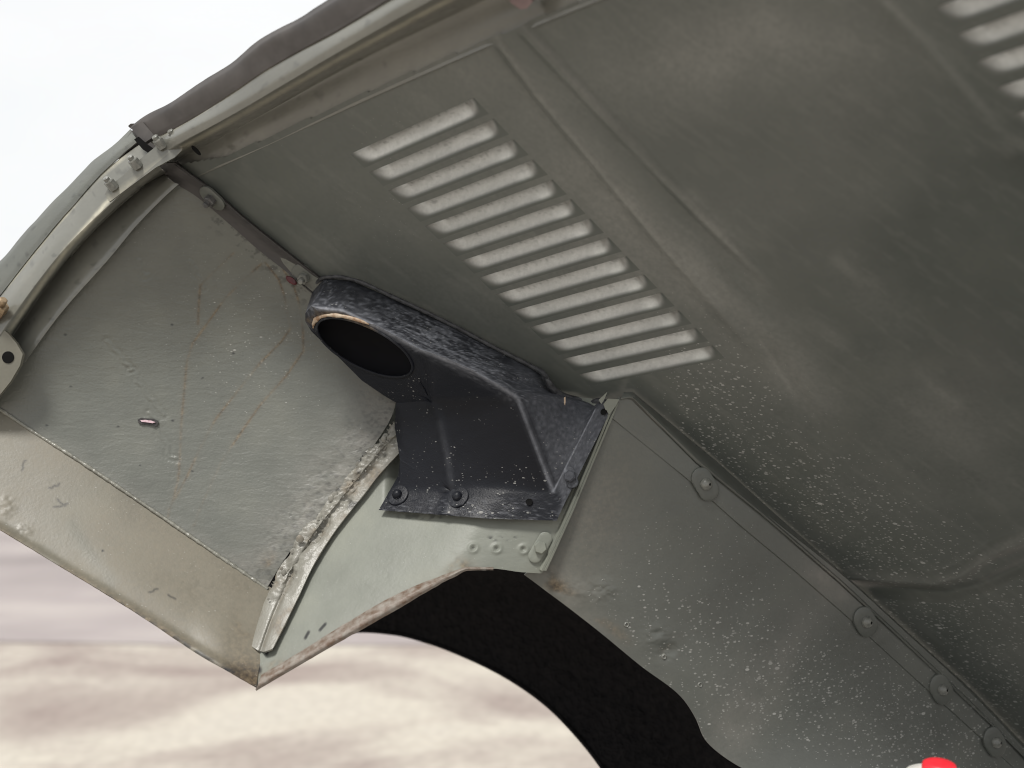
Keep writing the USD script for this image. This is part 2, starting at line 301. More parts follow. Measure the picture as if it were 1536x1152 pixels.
gx = np.linspace(-60, 60, 241); edge = 4.42 + 0.03 * np.sin(gx * 1.7) + 0.05 * (meshkit.fbm(np.stack([gx * 1.3, gx * 0, gx * 0], -1), 3) - 0.5)
ed = np.stack([gx, edge, np.full_like(gx, 0.004)], 1); fa = np.stack([gx, np.full_like(gx, 60.0), np.full_like(gx, 0.004)], 1)
setting('pavement', np.vstack([ed, fa]), grid_faces(2, len(gx)), '/World/Looks/grey_concrete', 'lilac grey band of paving beyond the cream concrete')

# ------------------------------------------------------------------ the bonnet
BON = thing('car_bonnet', 'open grey car bonnet seen from inside with louvres and black air duct', 'car bonnet', pt(387., 1035., 0.80))

# --- skin: a plane through the louvre row; bars run along ES, successive louvres along ET
LP = [(525, 231), (711, 147), (1069, 518), (868, 562)]
_A = np.stack([-ray(*LP[1]), ray(*LP[2]), -ray(*LP[3])], 1)
_d = np.r_[1, np.linalg.solve(_A, -ray(*LP[0]))] * 0.80
_P = [pt(*q, k) for q, k in zip(LP, _d)]
P0, ES, ET = _P[0], _P[1] - _P[0], (_P[3] - _P[0]) / 13.0
NIN = unit(np.cross(ES, ET)); NIN = NIN if NIN @ (CAM - P0) > 0 else -NIN
def skin_depth(x, y): return (NIN @ (P0 - CAM)) / (ray(x, y) @ NIN)
def skin_at(x, y, off=0.0): return pt(x, y, skin_depth(x, y)) + NIN * off
def to_st(P):
    M = np.stack([ES, ET, NIN], 1); return np.linalg.solve(M, (np.asarray(P) - P0).T).T
JOINT = [(225, 245), (345, 352), (465, 447), (590, 490), (830, 620), (915, 622), (1138, 784), (1270, 892), (1343, 959), (1443, 1049), (1516, 1122), (1640, 1240)]
REAR = [(225, 252), (340, 232), (570, 127), (800, 27), (1000, -53), (1250, -150)]
def skin_h(px, py, S, T):
    """relief pressed into the skin, in metres towards the camera"""
    h = np.zeros_like(px)
    for line, w, a in (([(774, 30), (880, 143), (1000, 272), (1090, 362), (1160, 430), (1230, 495)], 8, .0026),
                       ([(744, 55), (808, 143), (916, 272), (990, 360), (1060, 440), (1130, 520), (1204, 605)], 7, .0024),
                       ([(1300, -40), (1330, 0), (1400, 75), (1536, 235), (1640, 350)], 18, .0048)):
        d, t = dist_poly(px, py, line); h += a * np.exp(-(d / w) ** 2) * sstep(t, 0, .03) * (1 - sstep(t, .45, .95))
    d, t = dist_poly(px, py, [(760, 45), (900, 210), (1050, 410), (1200, 570)]); h += .0022 * np.exp(-(d / 30) ** 4) * (1 - sstep(t, .8, 1))
    d, t = dist_poly(px, py, [(1140, 500), (1200, 600), (1260, 690)]); h -= .0014 * np.exp(-(d / 16) ** 2) * (1 - sstep(np.abs(t - .5), .25, .5))
    for line, a in (([(1270, 862), (1400, 872), (1440, 860), (1490, 825), (1560, 800)], .0032), ([(1290, 885), (1420, 893), (1470, 880), (1560, 838)], -.0026)):
        d, t = dist_poly(px, py, line); h += a * np.exp(-(d / 9) ** 2)
    return h
SS = np.arange(-290, 560) / 72.0; TT = np.arange(-170, 560) / 12.0
Sg, Tg = np.meshgrid(SS, TT)
Pg = P0 + Sg[..., None] * ES + Tg[..., None] * ET
ok = (Pg[..., 1] > 0.3)
gx_, gy_ = proj(np.where(ok[..., None], Pg, P0))
region = Polygon([(x, y) for x, y in JOINT] + [(1900, 1215), (1900, -150)] + REAR[::-1])
hole1 = (Sg > 0) & (Sg < 1)
S2T2 = to_st(skin_at(1400., 12.)[None])[0]; S20 = round(S2T2[0] * 72) / 72.0; T20 = round(S2T2[1] * 12) / 12.0
keepv = shapely.contains_xy(region, gx_, gy_) & ok
Sc, Tc = (Sg[:-1, :-1] + Sg[1:, 1:]) / 2, (Tg[:-1, :-1] + Tg[1:, 1:]) / 2
keep = keepv[:-1, :-1] & keepv[1:, 1:] & keepv[1:, :-1] & keepv[:-1, 1:]
WSLOT = 9 / 12.0
for k in range(14): keep &= ~((Sc > 0) & (Sc < 1) & (Tc > k) & (Tc < k + WSLOT))
SET2 = range(-2, 5)
for k in SET2: keep &= ~((Sc > S20) & (Sc < S20 + 1) & (Tc > T20 + k) & (Tc < T20 + k + WSLOT))
Hs = skin_h(gx_, gy_, Sg, Tg) + 0.004 * (fb(Pg, 2.5, 2) - 0.5) + 0.0007 * (fb(Pg, 16, 3) - .5)
for lo, s0, t0, n in ((0, 0, 0, 14), (0, S20, T20 - 2, 7)):                 # calm the sheet round the louvres so that they fit
    m = sstep(Sg, s0 - .35, s0 - .02) * (1 - sstep(Sg, s0 + 1.02, s0 + 1.2)) * sstep(Tg, t0 - .6, t0 - .05) * (1 - sstep(Tg, t0 + n - .45, t0 + n + .4))
    Hs *= 1 - m
Pk = Pg + NIN * Hs[..., None]
fsk = grid_faces(*Sg.shape, keep=keep); used = np.unique(fsk); remap = np.full(Sg.size, -1); remap[used] = np.arange(len(used))
vsk, fsk = Pk.reshape(-1, 3)[used], remap[fsk]
if np.cross(vsk[fsk[0, 1]] - vsk[fsk[0, 0]], vsk[fsk[0, 2]] - vsk[fsk[0, 0]]) @ NIN < 0: fsk = fsk[:, ::-1]
def skin_mask(px, py, P):
    n1, n2 = fb(P, 9, 4, 3), fb(P, 40, 4, 5)
    dirt_light = .02 + .22 * sstep(n1, .4, .75)
    def blob(x, y, rx, ry, a, rot=0):
        c, s = math.cos(rot), math.sin(rot); u, v = (px - x) * c + (py - y) * s, -(px - x) * s + (py - y) * c
        return a * np.exp(-(u / rx) ** 2 - (v / ry) ** 2)
    dirt_light = dirt_light + (blob(1150, 60, 170, 75, .55) + blob(1000, 120, 150, 60, .3) + blob(850, 260, 230, 60, .28, .8) + blob(640, 110, 120, 60, .22) +
                   blob(1060, 425, 28, 50, .45, -.6) + blob(1170, 530, 120, 42, .50, .9) + blob(960, 330, 260, 34, .32, .85) + blob(1300, 440, 90, 40, .22, .8) + blob(1420, 640, 110, 40, .2, .7) + blob(1240, 500, 45, 16, .25, .6) + blob(800, 350, 260, 150, .22, .8)) * (.5 + n2)  # grime patches; the long soft bands also paint in haze and reflection
    d, t = dist_poly(px, py, [(1270, 862), (1400, 872), (1440, 862), (1490, 828), (1560, 795)]); dirt_light += .55 * np.exp(-(d / 10) ** 2) * n2 * 1.4
    for ln, w, a in (([(774, 30), (880, 143), (1000, 272), (1090, 362), (1160, 430)], 5, .38), ([(744, 55), (808, 143), (916, 272), (990, 360), (1060, 440)], 5, .34), ([(1040, 300), (1120, 400), (1160, 450)], 14, .25), ([(1255, 390), (1300, 430)], 9, .3), ([(1380, 560), (1450, 620)], 14, .22), ([(1330, 0), (1400, 75), (1536, 235)], 7, .3), ([(1000, 620), (1080, 760)], 3, .3), ([(1140, 512), (1200, 606)], 3, .3)):  # pale lines along the pressed ridges, highlights painted into the colour
        d, t = dist_poly(px, py, ln); dirt_light = dirt_light + a * np.exp(-(d / w) ** 2) * (.4 + n2) * (1 - sstep(t, .75, 1))
    scr = meshkit.fbm(np.stack([(px * .8 + py * .6) * .02, (px * .6 - py * .8) * .12, 0 * px], -1), 3, 6); dirt_light = dirt_light + .10 * sstep(scr, .55, .75)
    d, t = dist_poly(px, py, [(960, 600), (1150, 768), (1284, 878), (1536, 1110)])
    spat = np.exp(-(d / 130) ** 2) * sstep(px, 960, 1080) * (.55 + 1.3 * n2) + blob(1330, 730, 90, 70, .25) + blob(1480, 960, 170, 130, 1.2) + blob(1090, 680, 90, 90, .55)
    spat += blob(590, 200, 100, 60, .25) + blob(600, 330, 90, 80, .3) + blob(1080, 560, 60, 50, .3) + .12 + blob(960, 480, 160, 160, .18)
    d2, t = dist_poly(px, py, [(1290, 886), (1420, 893), (1470, 880), (1560, 838)]); spat *= 1 - .8 * np.exp(-(d2 / 16) ** 2)
    return dict(dirt_light=dirt_light, spat=spat, rust=.0 * px, dark=.0 * px)
part(BON, 'skin_panel', (vsk, fsk), M_SKIN, True, skin_mask, 'large smooth grey outer skin seen from inside')

def louvre(s0, t0, seed):
    s = np.linspace(0, 1, 73); t = np.linspace(0, 1, 17); S, T = np.meshgrid(s, t)
    e = np.minimum(S, 1 - S); tap = sstep(e - .035 * T + .012, .0, .12) * sstep(e, 0, .02)
    tq = np.linspace(-.5, 1.5, 401); fq = np.where(tq < .88, 1 - .85 * np.clip(tq / .88, 0, 1) ** 2.0 - .15 * np.clip(tq / .88, 0, 1), 0); kq = np.exp(-(np.arange(-20, 21) / 9.0) ** 2); f = np.interp(T, tq, np.convolve(fq, kq / kq.sum(), 'same')) * (1 - sstep(T, .9, 1))
    wob = 1 + .12 * (fb(np.stack([S * 5, T * 0 + seed, T * 1.0], -1), 1., 3) - .5)
    P = P0 + (s0 + S)[..., None] * ES + (t0 + T * WSLOT)[..., None] * ET - NIN * (0.0088 * tap * f * wob)[..., None]
    fc = grid_faces(17, 73)
    if np.cross(P[0, 1] - P[0, 0], P[1, 0] - P[0, 0]) @ NIN < 0: fc = fc[:, ::-1]
    return P.reshape(-1, 3), fc
def louvre_mask(px, py, P):
    n = fb(P, 160, 3, 4); n2 = fb(P, 30, 3, 2); n4 = fb(P, 420, 2, 8); hgt = np.clip(-((P - P0) @ NIN) / .0088, 0, 1)
    return dict(dirt_light=sstep(hgt, .0, .30) * (.62 + .4 * n2), spat=.3 * n2, rust=0 * px, dark=.38 * sstep(n4, .60, .72) * sstep(hgt, .4, .95) + .15 * sstep(n, .62, .74) * n2)  # ramp grows paler with depth, painting in the light on it
for k in range(14): part(BON, 'louver', louvre(0, k, k * 3.1), M_LOUV, True, louvre_mask)
for k in SET2: part(BON, 'louver', louvre(S20, T20 + k, 50 + k), M_LOUV, True, louvre_mask, 'blurred louver of the far row at the upper right')

# --- rim round the rear edge: (photo outline, how far each line stands towards the camera)
def rim_strip(lines, base, n=150, wob=0.0, seed=0):
    rows = []
    for k, (pts, off) in enumerate(lines):
        p = np.asarray(pts, float); b = base(p[:, 0], p[:, 1]) if callable(base) else np.interp(np.linspace(0, 1, len(p)), *base)
        c = curve(np.column_stack([p, b - off]), n); rows.append(c)
    return np.stack(rows)
def dense(rows, sub=6):
    """smooth cross-section through the given lines"""
    from scipy.interpolate import PchipInterpolator
    k = len(rows); return PchipInterpolator(np.arange(k), rows, axis=0)(np.linspace(0, k - 1, (k - 1) * sub + 1))
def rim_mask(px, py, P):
    n = fb(P, 60, 4, 8); worn_shine = 0 * px
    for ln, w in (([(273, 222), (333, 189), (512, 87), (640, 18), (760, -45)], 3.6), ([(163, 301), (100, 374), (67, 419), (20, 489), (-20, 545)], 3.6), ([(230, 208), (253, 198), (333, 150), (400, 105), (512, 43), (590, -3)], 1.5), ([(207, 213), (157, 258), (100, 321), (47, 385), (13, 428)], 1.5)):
        worn_shine = np.maximum(worn_shine, .95 * np.exp(-(dist_poly(px, py, ln)[0] / w) ** 2) * (.35 + 1.0 * n))  # rubbed edges, brightened further as painted highlights along the rim
    return dict(dirt_light=np.maximum(.07 * n, worn_shine), spat=.25 * n, rust=0 * px, dark=.3 * sstep(fb(P, 150, 3, 2), .68, .76))
R1 = [([(262, 278), (290, 268), (340, 246), (570, 141), (800, 41), (1000, -39), (1150, -100)], .0015),
      ([(256, 264), (278, 256), (335, 226), (540, 128), (760, 30), (960, -60), (1100, -120)], -.005),
      ([(250, 250), (274, 236), (333, 205), (540, 90), (700, 12), (900, -80), (1040, -150)], -.013),
      ([(246, 240), (272, 224), (333, 190), (512, 88), (640, 20), (840, -85), (980, -160)], .012),
      ([(242, 232), (272, 214), (333, 181), (512, 76), (630, 10), (830, -95), (970, -170)], .0235),
      ([(236, 222), (268, 204), (333, 171), (512, 64), (620, 0), (800, -98), (950, -180)], .022),
      ([(224, 212), (253, 197), (333, 149), (400, 104), (512, 42), (590, -4), (760, -100), (920, -185)], .011)]
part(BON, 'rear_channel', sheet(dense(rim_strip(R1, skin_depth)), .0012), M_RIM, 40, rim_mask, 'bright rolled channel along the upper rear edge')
R1S = [([(226, 209), (252, 198), (333, 150), (400, 105), (512, 43), (590, -3), (760, -99), (920, -184)], .0124),
       ([(221, 206), (248, 193), (333, 144), (400, 99), (512, 36), (590, -11), (760, -108), (920, -194)], .0118),
       ([(199, 195), (222, 180), (260, 158), (303, 130), (350, 100), (396, 63), (453, 32), (497, 5), (590, -52), (800, -180)], .004),
       ([(195, 192), (217, 174), (257, 153), (300, 124), (347, 94), (393, 57), (450, 26), (493, -1), (590, -60), (800, -190)], -.002)]
P = dense(rim_strip(R1S, skin_depth), 8); P = P + unit(np.cross(NIN, ES)) * ((fb(P, 45, 3, 3) - .5) * .0012)[..., None] + NIN * ((fb(P, 25, 3, 9) - .5) * .001)[..., None]
part(BON, 'edge_seal', sheet(P, .002), M_SEAL, 40, label='worn brown rubber strip along the upper rear edge')
WB = lambda x, y: np.interp(x, [-60, 0, 263], [.872, .874, .873])
R2 = [([(268, 276), (205, 338), (167, 384), (88, 474), (42, 537), (4, 592), (-40, 660)], .0007),
      ([(262, 274), (200, 336), (161, 384), (82, 474), (36, 537), (-2, 592), (-46, 660)], .0008),
      ([(252, 268), (182, 336), (140, 384), (64, 474), (20, 537), (-18, 592), (-60, 650)], -.002),
      ([(250, 260), (140, 340), (110, 378), (50, 460), (15, 510), (-20, 560), (-60, 620)], -.014),
      ([(244, 254), (180, 306), (100, 386), (69, 424), (22, 490), (-10, 535), (-60, 600)], .010),
      ([(236, 248), (172, 300), (94, 376), (60, 418), (15, 480), (-16, 525), (-65, 590)], .0195),
      ([(228, 240), (166, 293), (84, 370), (48, 412), (8, 466), (-24, 512), (-70, 575)], .017),
      ([(214, 214), (157, 257), (100, 320), (47, 384), (13, 427), (-25, 475), (-70, 535)], .007)]
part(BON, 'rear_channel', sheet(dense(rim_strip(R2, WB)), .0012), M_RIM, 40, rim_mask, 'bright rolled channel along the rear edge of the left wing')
R2S = [([(208, 211), (157, 256), (100, 319), (47, 383), (13, 426), (-25, 474), (-70, 534)], .0082),
       ([(204, 207), (152, 252), (95, 315), (42, 379), (8, 422), (-30, 470), (-75, 530)], .0076),
       ([(198, 198), (170, 224), (143, 244), (113, 276), (66, 324), (36, 357), (10, 388), (-27, 424), (-80, 490)], .000),
       ([(195, 193), (167, 220), (140, 240), (110, 272), (63, 320), (33, 353), (7, 384), (-30, 420), (-85, 485)], -.005)]
P = dense(rim_strip(R2S, WB), 8); P = P + np.array([-.6, 0, .8]) * ((fb(P, 40, 3, 5) - .5) * .0016)[..., None]
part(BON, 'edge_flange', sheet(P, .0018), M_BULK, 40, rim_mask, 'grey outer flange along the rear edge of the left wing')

# --- joint plate with its nuts where the wing meets the upper skin
JB = .850
plate = [(268, 201), (276, 210), (273, 225), (262, 236), (234, 251), (200, 276), (164, 303), (157, 292), (163, 280), (186, 262), (205, 243), (232, 221), (243, 207)]
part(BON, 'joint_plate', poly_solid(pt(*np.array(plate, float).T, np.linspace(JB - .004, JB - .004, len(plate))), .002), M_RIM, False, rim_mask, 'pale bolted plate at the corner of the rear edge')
tabp = [(197, 191), (213, 182), (222, 192), (232, 204), (217, 214), (207, 205)]
part(BON, 'joint_tab', poly_solid(pt(*np.array(tabp, float).T, np.full(6, .852)), .006), M_SEAL, False)
bkg = [(198, 196), (214, 183), (250, 190), (266, 205), (262, 230), (238, 246), (205, 240), (176, 238), (180, 218)]
part(BON, 'joint_backing', poly_solid(pt(*np.array(bkg, float).T, np.full(9, .874)), .002), M_SEAL, False)
gap = [(201, 209), (208, 205), (222, 217), (238, 228), (228, 233), (214, 224)]
part(BON, 'joint_gap', poly_solid(pt(*np.array(gap, float).T, np.full(6, .847)), .001), M_HOLE, False)
corner = [(207, 209), (232, 236), (240, 246), (262, 268), (252, 268), (180, 306), (160, 296), (157, 257)]
for x, y in ((263, 206), (240, 215), (203, 245), (167, 277)):
    nrm = unit(np.array([-.42, -.62, .66])); c = pt(float(x), float(y), JB - .006)
    w = part(BON, 'joint_bolt', lathe(c, nrm, [(.0047, -.004), (.0045, .0035), (.0038, .0045)], hexa=True), M_BOLT, False)
    part(w, 'bolt_shank', lathe(c + nrm * .0045, nrm, [(.0026, 0), (.0028, .0025), (.002, .0032)], 14), M_BOLT, 40)
part(BON, 'drain_hole', lathe(skin_at(306., 215., .0118), unit(NIN + np.array([-.3, -.1, .25])), [(.0042, 0), (.004, .0004)], 16, along=(1, 0, -.5), sx=1.5, sy=.6), M_HOLE, False)

# --- left wing panel
wb_ = curve([(-22, 606, .878), (0, 617, .878), (117, 690, .876), (253, 782, .874), (400, 882, .872)], 260)
wt_ = curve([(270, 270, .884), (300, 282, .886), (345, 322, .893), (417, 376, .902), (488, 425, .905), (560, 490, .912)], 260)
wl_ = curve([(-22, 606, .878), (4, 590, .878), (42, 536, .880), (88, 473, .882), (167, 383, .884), (205, 337, .884), (270, 270, .884)], 240)
wr_ = curve([(400, 882, .872), (440, 820, .88), (510, 735, .895), (560, 670, .905), (592, 612, .914), (600, 560, .916), (560, 490, .912)], 240)
WP = coons(wb_, wt_, wl_, wr_)
uu, vv = np.meshgrid(np.linspace(0, 1, 260), np.linspace(0, 1, 240))
WP = WP + np.array([0, 1, 0]) * (.030 * 16 * uu * (1 - uu) * vv * (1 - vv) * .6)[..., None]
wx, wy = proj(WP); h = .0009 * (fb(WP, 22, 3, 2) - .5) + .0016 * (fb(WP, 7, 2, 6) - .5)
CR = RNG.normal(size=(40, 2))
def wiggle(a, b, n, amp, seed):
    r = np.random.default_rng(seed); t = np.linspace(0, 1, n)[:, None]; return np.array(a) * (1 - t) + np.array(b) * t + r.normal(size=(n, 2)) * amp
for i, (a, b, n, amp) in enumerate([((160, 512), (200, 555), 9, 2.5), ((193, 553), (242, 620), 12, 3), ((285, 392), (305, 432), 8, 2), ((205, 395), (222, 412), 6, 2), ((225, 620), (265, 690), 10, 3)]):
    d, _ = dist_poly(wx, wy, wiggle(a, b, n, amp, i)); h += .00035 * np.exp(-(d / 2.2) ** 2) - .00045 * np.exp(-((d - 4) / 3) ** 2)
d, _ = dist_poly(wx, wy, [(400, 882), (470, 780), (592, 612)]); h += .0035 * np.exp(-(d / 45) ** 2) * (fb(WP, 55, 4, 1) - .35)
SURF_W = Surf(WP); WPd = displace(WP, h)
DRIPS = [[(392, 396), (365, 420), (337, 447), (310, 487), (287, 514), (281, 545), (278, 577), (275, 637), (272, 680), (268, 721), (260, 745), (252, 775)],
         [(350, 380), (322, 405), (300, 430), (297, 455), (297, 486)],
         [(398, 394), (418, 420), (427, 447), (433, 491), (423, 511), (390, 545), (360, 581), (323, 631), (300, 671), (280, 715), (253, 765)],
         [(425, 405), (437, 430), (448, 455), (455, 495), (458, 527), (430, 560), (393, 604), (365, 645), (333, 694), (312, 735), (297, 767), (291, 788)]]
def wing_mask(px, py, P):
    n, n2, n3 = fb(P, 12, 4, 1), fb(P, 60, 4, 2), fb(P, 200, 3, 7)
    drip = 0
    for i, l in enumerate(DRIPS):
        w = np.array(l, float); w[1:-1] += np.random.default_rng(i).normal(size=(len(l) - 2, 2)) * 1.4
        d, t = dist_poly(px, py, w); drip = np.maximum(drip, (.32 + .45 * n2) * np.exp(-(d / 1.6) ** 2) + .08 * np.exp(-(d / 6) ** 2))
    d, t = dist_poly(px, py, [(400, 882), (440, 815), (500, 735), (592, 612)])
    dirt_light = .10 * n + .75 * np.exp(-(d / 55) ** 2) * n2 * 1.3 + .35 * np.exp(-(dist_poly(px, py, [(0, 617), (400, 882)])[0] / 14) ** 2) * n2 * 1.5
    dark = .38 * np.exp(-(d / 42) ** 2) * sstep(fb(P, 330, 3, 7), .54, .66)
    for (x, y, r) in ((258, 487, 2.2), (98, 502, 2), (350, 530, 2), (177, 640, 1.8), (70, 638, 2), (259, 631, 2.2), (210, 698, 1.6), (106, 580, 1.6), (304, 567, 1.6), (288, 707, 1.6)):
        dark = np.maximum(dark, .95 * np.exp(-(np.hypot(px - x, (py - y) * 1.2) / r) ** 4))
    dark = np.maximum(dark, .5 * sstep(n3, .58, .66) * np.exp(-(dist_poly(px, py, [(330, 330), (470, 450)])[0] / 16) ** 2))
    drip = drip * (.25 + .95 * sstep(fb(P, 28, 3, 31), .36, .6))
    rust = drip + .8 * np.exp(-(np.hypot(px - 410, py - 850) / 14) ** 2) * sstep(n2, .4, .6)
    return dict(dirt_light=dirt_light, rust=rust, dark=dark, spat=.18 + .35 * np.exp(-((px - 380) / 120) ** 2 - ((py - 500) / 120) ** 2) + .2 * n)
WING = part(BON, 'wing_panel', sheet(WPd), M_WING, 40, wing_mask, 'grey left wing panel with brown drip stains')
# seam where the reinforcing strip ends, a chip of paint, a weld line at the foot
chip = np.array([(207, 630), (212, 627), (219, 628), (226, 628), (232, 629), (238, 632), (237, 638), (233, 641), (228, 638), (221, 637), (213, 637), (208, 635)], float)
ch = part(BON, 'paint_chip', poly_solid(SURF_W.at(*chip.T, .0016), .0008), M_CHIP, False, label='small black and pink chip of flaked paint on the wing panel')
c2 = np.array([(211, 631), (219, 630.5), (227, 631.5), (234, 634), (229, 635.5), (220, 634), (213, 633.5)], float)
part(ch, 'primer_patch', poly_solid(SURF_W.at(*c2.T, .0026), .0006), M_PINK, False)

# --- lower skirt strip under the wing
sb_ = curve([(-60, 765, .825), (0, 797, .824), (100, 857, .82), (187, 910, .815), (277, 970, .808), (337, 1007, .80), (384, 1033, .80)], 240)
st_ = curve([(-60, 580, .878), (0, 616, .878), (117, 691, .876), (253, 784, .874), (412, 885, .874)], 240)
sl_ = curve([(-60, 765, .825), (-60, 670, .853), (-60, 580, .878)], 90); sr_ = curve([(384, 1033, .80), (389, 1000, .812), (402, 945, .842), (412, 885, .874)], 90)
SP = coons(sb_, st_, sl_, sr_); SURF_S = Surf(SP)
sx_, sy_ = proj(SP); h = .0012 * (fb(SP, 9, 3, 4) - .5)
d, _ = dist_poly(sx_, sy_, [(-60, 765), (0, 797), (187, 910), (384, 1033)]); h += .004 * np.exp(-(d / 9) ** 2) + .001 * np.exp(-(d / 14) ** 2) * (fb(SP, 120, 3, 1) - .5)
for x, y in ((10, 765), (30, 795), (42, 797), (8, 752)):
    h += .0012 * np.exp(-(np.hypot(sx_ - x, sy_ - y) / 11) ** 2) * (fb(SP, 260, 2, 3) - .2)
def skirt_mask(px, py, P):
    n, n2, n3 = fb(P, 10, 4, 1), fb(P, 45, 4, 12), fb(P, 180, 3, 3)
    e, _ = dist_poly(px, py, [(-60, 765), (0, 797), (187, 910), (384, 1033)])
    dirt_light = .28 + .45 * sstep(n, .35, .65) - .5 * np.exp(-(dist_poly(px, py, [(110, 790), (135, 830), (165, 870)])[0] / 12) ** 2)
    rust = .9 * np.exp(-(np.hypot(px - 372, py - 935) / 15) ** 2) * sstep(n2, .38, .62) + .55 * np.exp(-(e / 6) ** 2) * sstep(n2, .36, .6) + .9 * np.exp(-(np.hypot((px - 370) / 45, (py - 1020) / 26)) ** 2) * sstep(n2 + n, .7, 1.0)
    rust += .3 * np.exp(-(np.hypot(px - 350, py - 985) / 30) ** 2) * n2
    dark = .85 * np.exp(-(np.hypot((px - 345) / 60, (py - 1012) / 16)) ** 2) * n2 * 1.5 + .8 * np.exp(-(e / 4) ** 2) * sstep(px, 60, 260) * sstep(n3, .4, .6)
    for i, (a, b) in enumerate((((75, 733), (90, 726)), ((82, 760), (103, 757)), ((86, 750), (98, 760)), ((38, 690), (34, 704)), ((222, 888), (236, 884)), ((253, 893), (264, 898)))):
        dark = np.maximum(dark, .75 * np.exp(-(dist_poly(px, py, wiggle(a, b, 5, 1.2, i + 40))[0] / 1.5) ** 2))
    dark = np.maximum(dark, .95 * np.exp(-(np.hypot(px - 154, py - 826) / 2) ** 4))
    return dict(dirt_light=dirt_light, rust=rust, dark=dark, spat=.45 * n2 + .12)
part(BON, 'wing_skirt', sheet(displace(SP, h)), M_SKIRT, 40, skirt_mask, 'tan tinted lower strip below the weld line of the wing')
wl = np.array([(-50, 583), (0, 614), (40, 641), (117, 690), (240, 773), (333, 837), (402, 884)], float)
wpath = curve(np.column_stack([wl, SURF_W.depth(*wl.T) - .0005]), 420)
rr = .0013 + .0011 * (fb(wpath, 330, 2, 5) - .25)
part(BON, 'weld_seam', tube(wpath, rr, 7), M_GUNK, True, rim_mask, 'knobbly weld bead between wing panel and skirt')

# --- pale diaphragm that carries the duct
db_ = curve([(384, 1035, .80), (430, 1008, .803), (512, 960, .808), (600, 910, .815), (680, 864, .822), (703, 854, .826), (740, 853, .829), (780, 858, .832), (813, 860, .835)], 260)
dt_ = curve([(540, 580, .93), (700, 570, .915), (840, 582, .885), (918, 594, .862)], 260)
dl_ = curve([(384, 1035, .80), (384, 1004, .812), (396, 940, .838), (440, 850, .87), (510, 730, .905), (540, 580, .93)], 240)
dr_ = curve([(813, 860, .835), (850, 770, .84), (885, 685, .847), (918, 594, .862)], 240)
DP = coons(db_, dt_, dl_, dr_); SURF_D = Surf(DP)
dx_, dy_ = proj(DP); h = .0008 * (fb(DP, 18, 3, 4) - .5) + .0003 * (fb(DP, 120, 3, 6) - .5)
for x, y in ((710, 822), (745, 823), (785, 824)):
    r = np.hypot(dx_ - x, dy_ - y); h += .0010 * np.exp(-((r - 6) / 3) ** 2) - .0012 * np.exp(-(r / 3) ** 2)
def dia_mask(px, py, P):
    n, n2, n3 = fb(P, 14, 4, 1), fb(P, 55, 4, 9), fb(P, 220, 3, 4)
    e, t = dist_poly(px, py, [(384, 1035), (512, 960), (680, 864), (703, 854), (740, 853), (813, 860)])
    dirt_light = .12 * n + .35 * np.exp(-(e / 22) ** 2) * n2 * 1.5 * (1 - sstep(px, 690, 740))
    rust = .8 * np.exp(-(np.hypot(px - 688, py - 852) / 15) ** 2) * sstep(n2, .4, .6) + .6 * np.exp(-(np.hypot(px - 405, py - 1005) / 24) ** 2) * sstep(n2, .4, .62)
    dark = np.maximum(.8 * np.exp(-(dist_poly(px, py, [(735, 808), (770, 806)])[0] / 4) ** 2) * sstep(n3, .5, .62), .5 * np.exp(-(dist_poly(px, py, [(600, 774), (660, 776)])[0] / 4) ** 2) * sstep(n3, .48, .62))
    for a, b in (((480, 945), (488, 936)), ((458, 957), (463, 948))): dark = np.maximum(dark, .95 * np.exp(-(dist_poly(px, py, [a, b])[0] / 2.4) ** 4))
    for x, y in ((710, 822), (745, 823)): dark = np.maximum(dark, .7 * np.exp(-(np.hypot(px - x, py - y) / 1.6) ** 4))
    dark = np.maximum(dark, .97 * np.exp(-(np.hypot((px - 388) / 5, (py - 1005) / 6)) ** 4)); dark = np.maximum(dark, .95 * np.exp(-(np.hypot((px - 400) / 3, (py - 979) / 6)) ** 4))
    return dict(dirt_light=dirt_light, rust=rust, dark=dark, spat=.18 + .25 * n2)
foot = shapely.contains_xy(Polygon([(590, 560), (905, 560), (918, 600), (905, 612), (838, 760), (585, 752)]), dx_, dy_).astype(float)
from scipy.ndimage import gaussian_filter
h -= .014 * gaussian_filter(foot, 3)
part(BON, 'duct_diaphragm', sheet(displace(DP, h)), M_PALE, 40, dia_mask, 'pale sunlit grey green panel under the black duct')
e1 = np.array([(384, 1036), (430, 1009), (512, 962), (600, 912), (680, 866), (703, 856), (740, 855)], float)
e0 = np.array([(392, 1012), (430, 990), (512, 939), (600, 889), (680, 857), (703, 850), (740, 851)], float)
mid = (e0 + e1) / 2
rows = np.stack([curve(np.column_stack([q, SURF_D.depth(*q.T) - o]), 200) for q, o in ((e0, .0012), (mid * .5 + e0 * .5, .004), (mid, .0055), (mid * .5 + e1 * .5, .0045), (e1, .001))])
rows = dense(rows, 5); rows = displace(rows, .0011 * (fb(rows, 130, 3, 1) - .5))
part(BON, 'rolled_edge', sheet(rows, .0015), M_BARE, 40, label='rusty brown rolled lower edge of the pale panel')

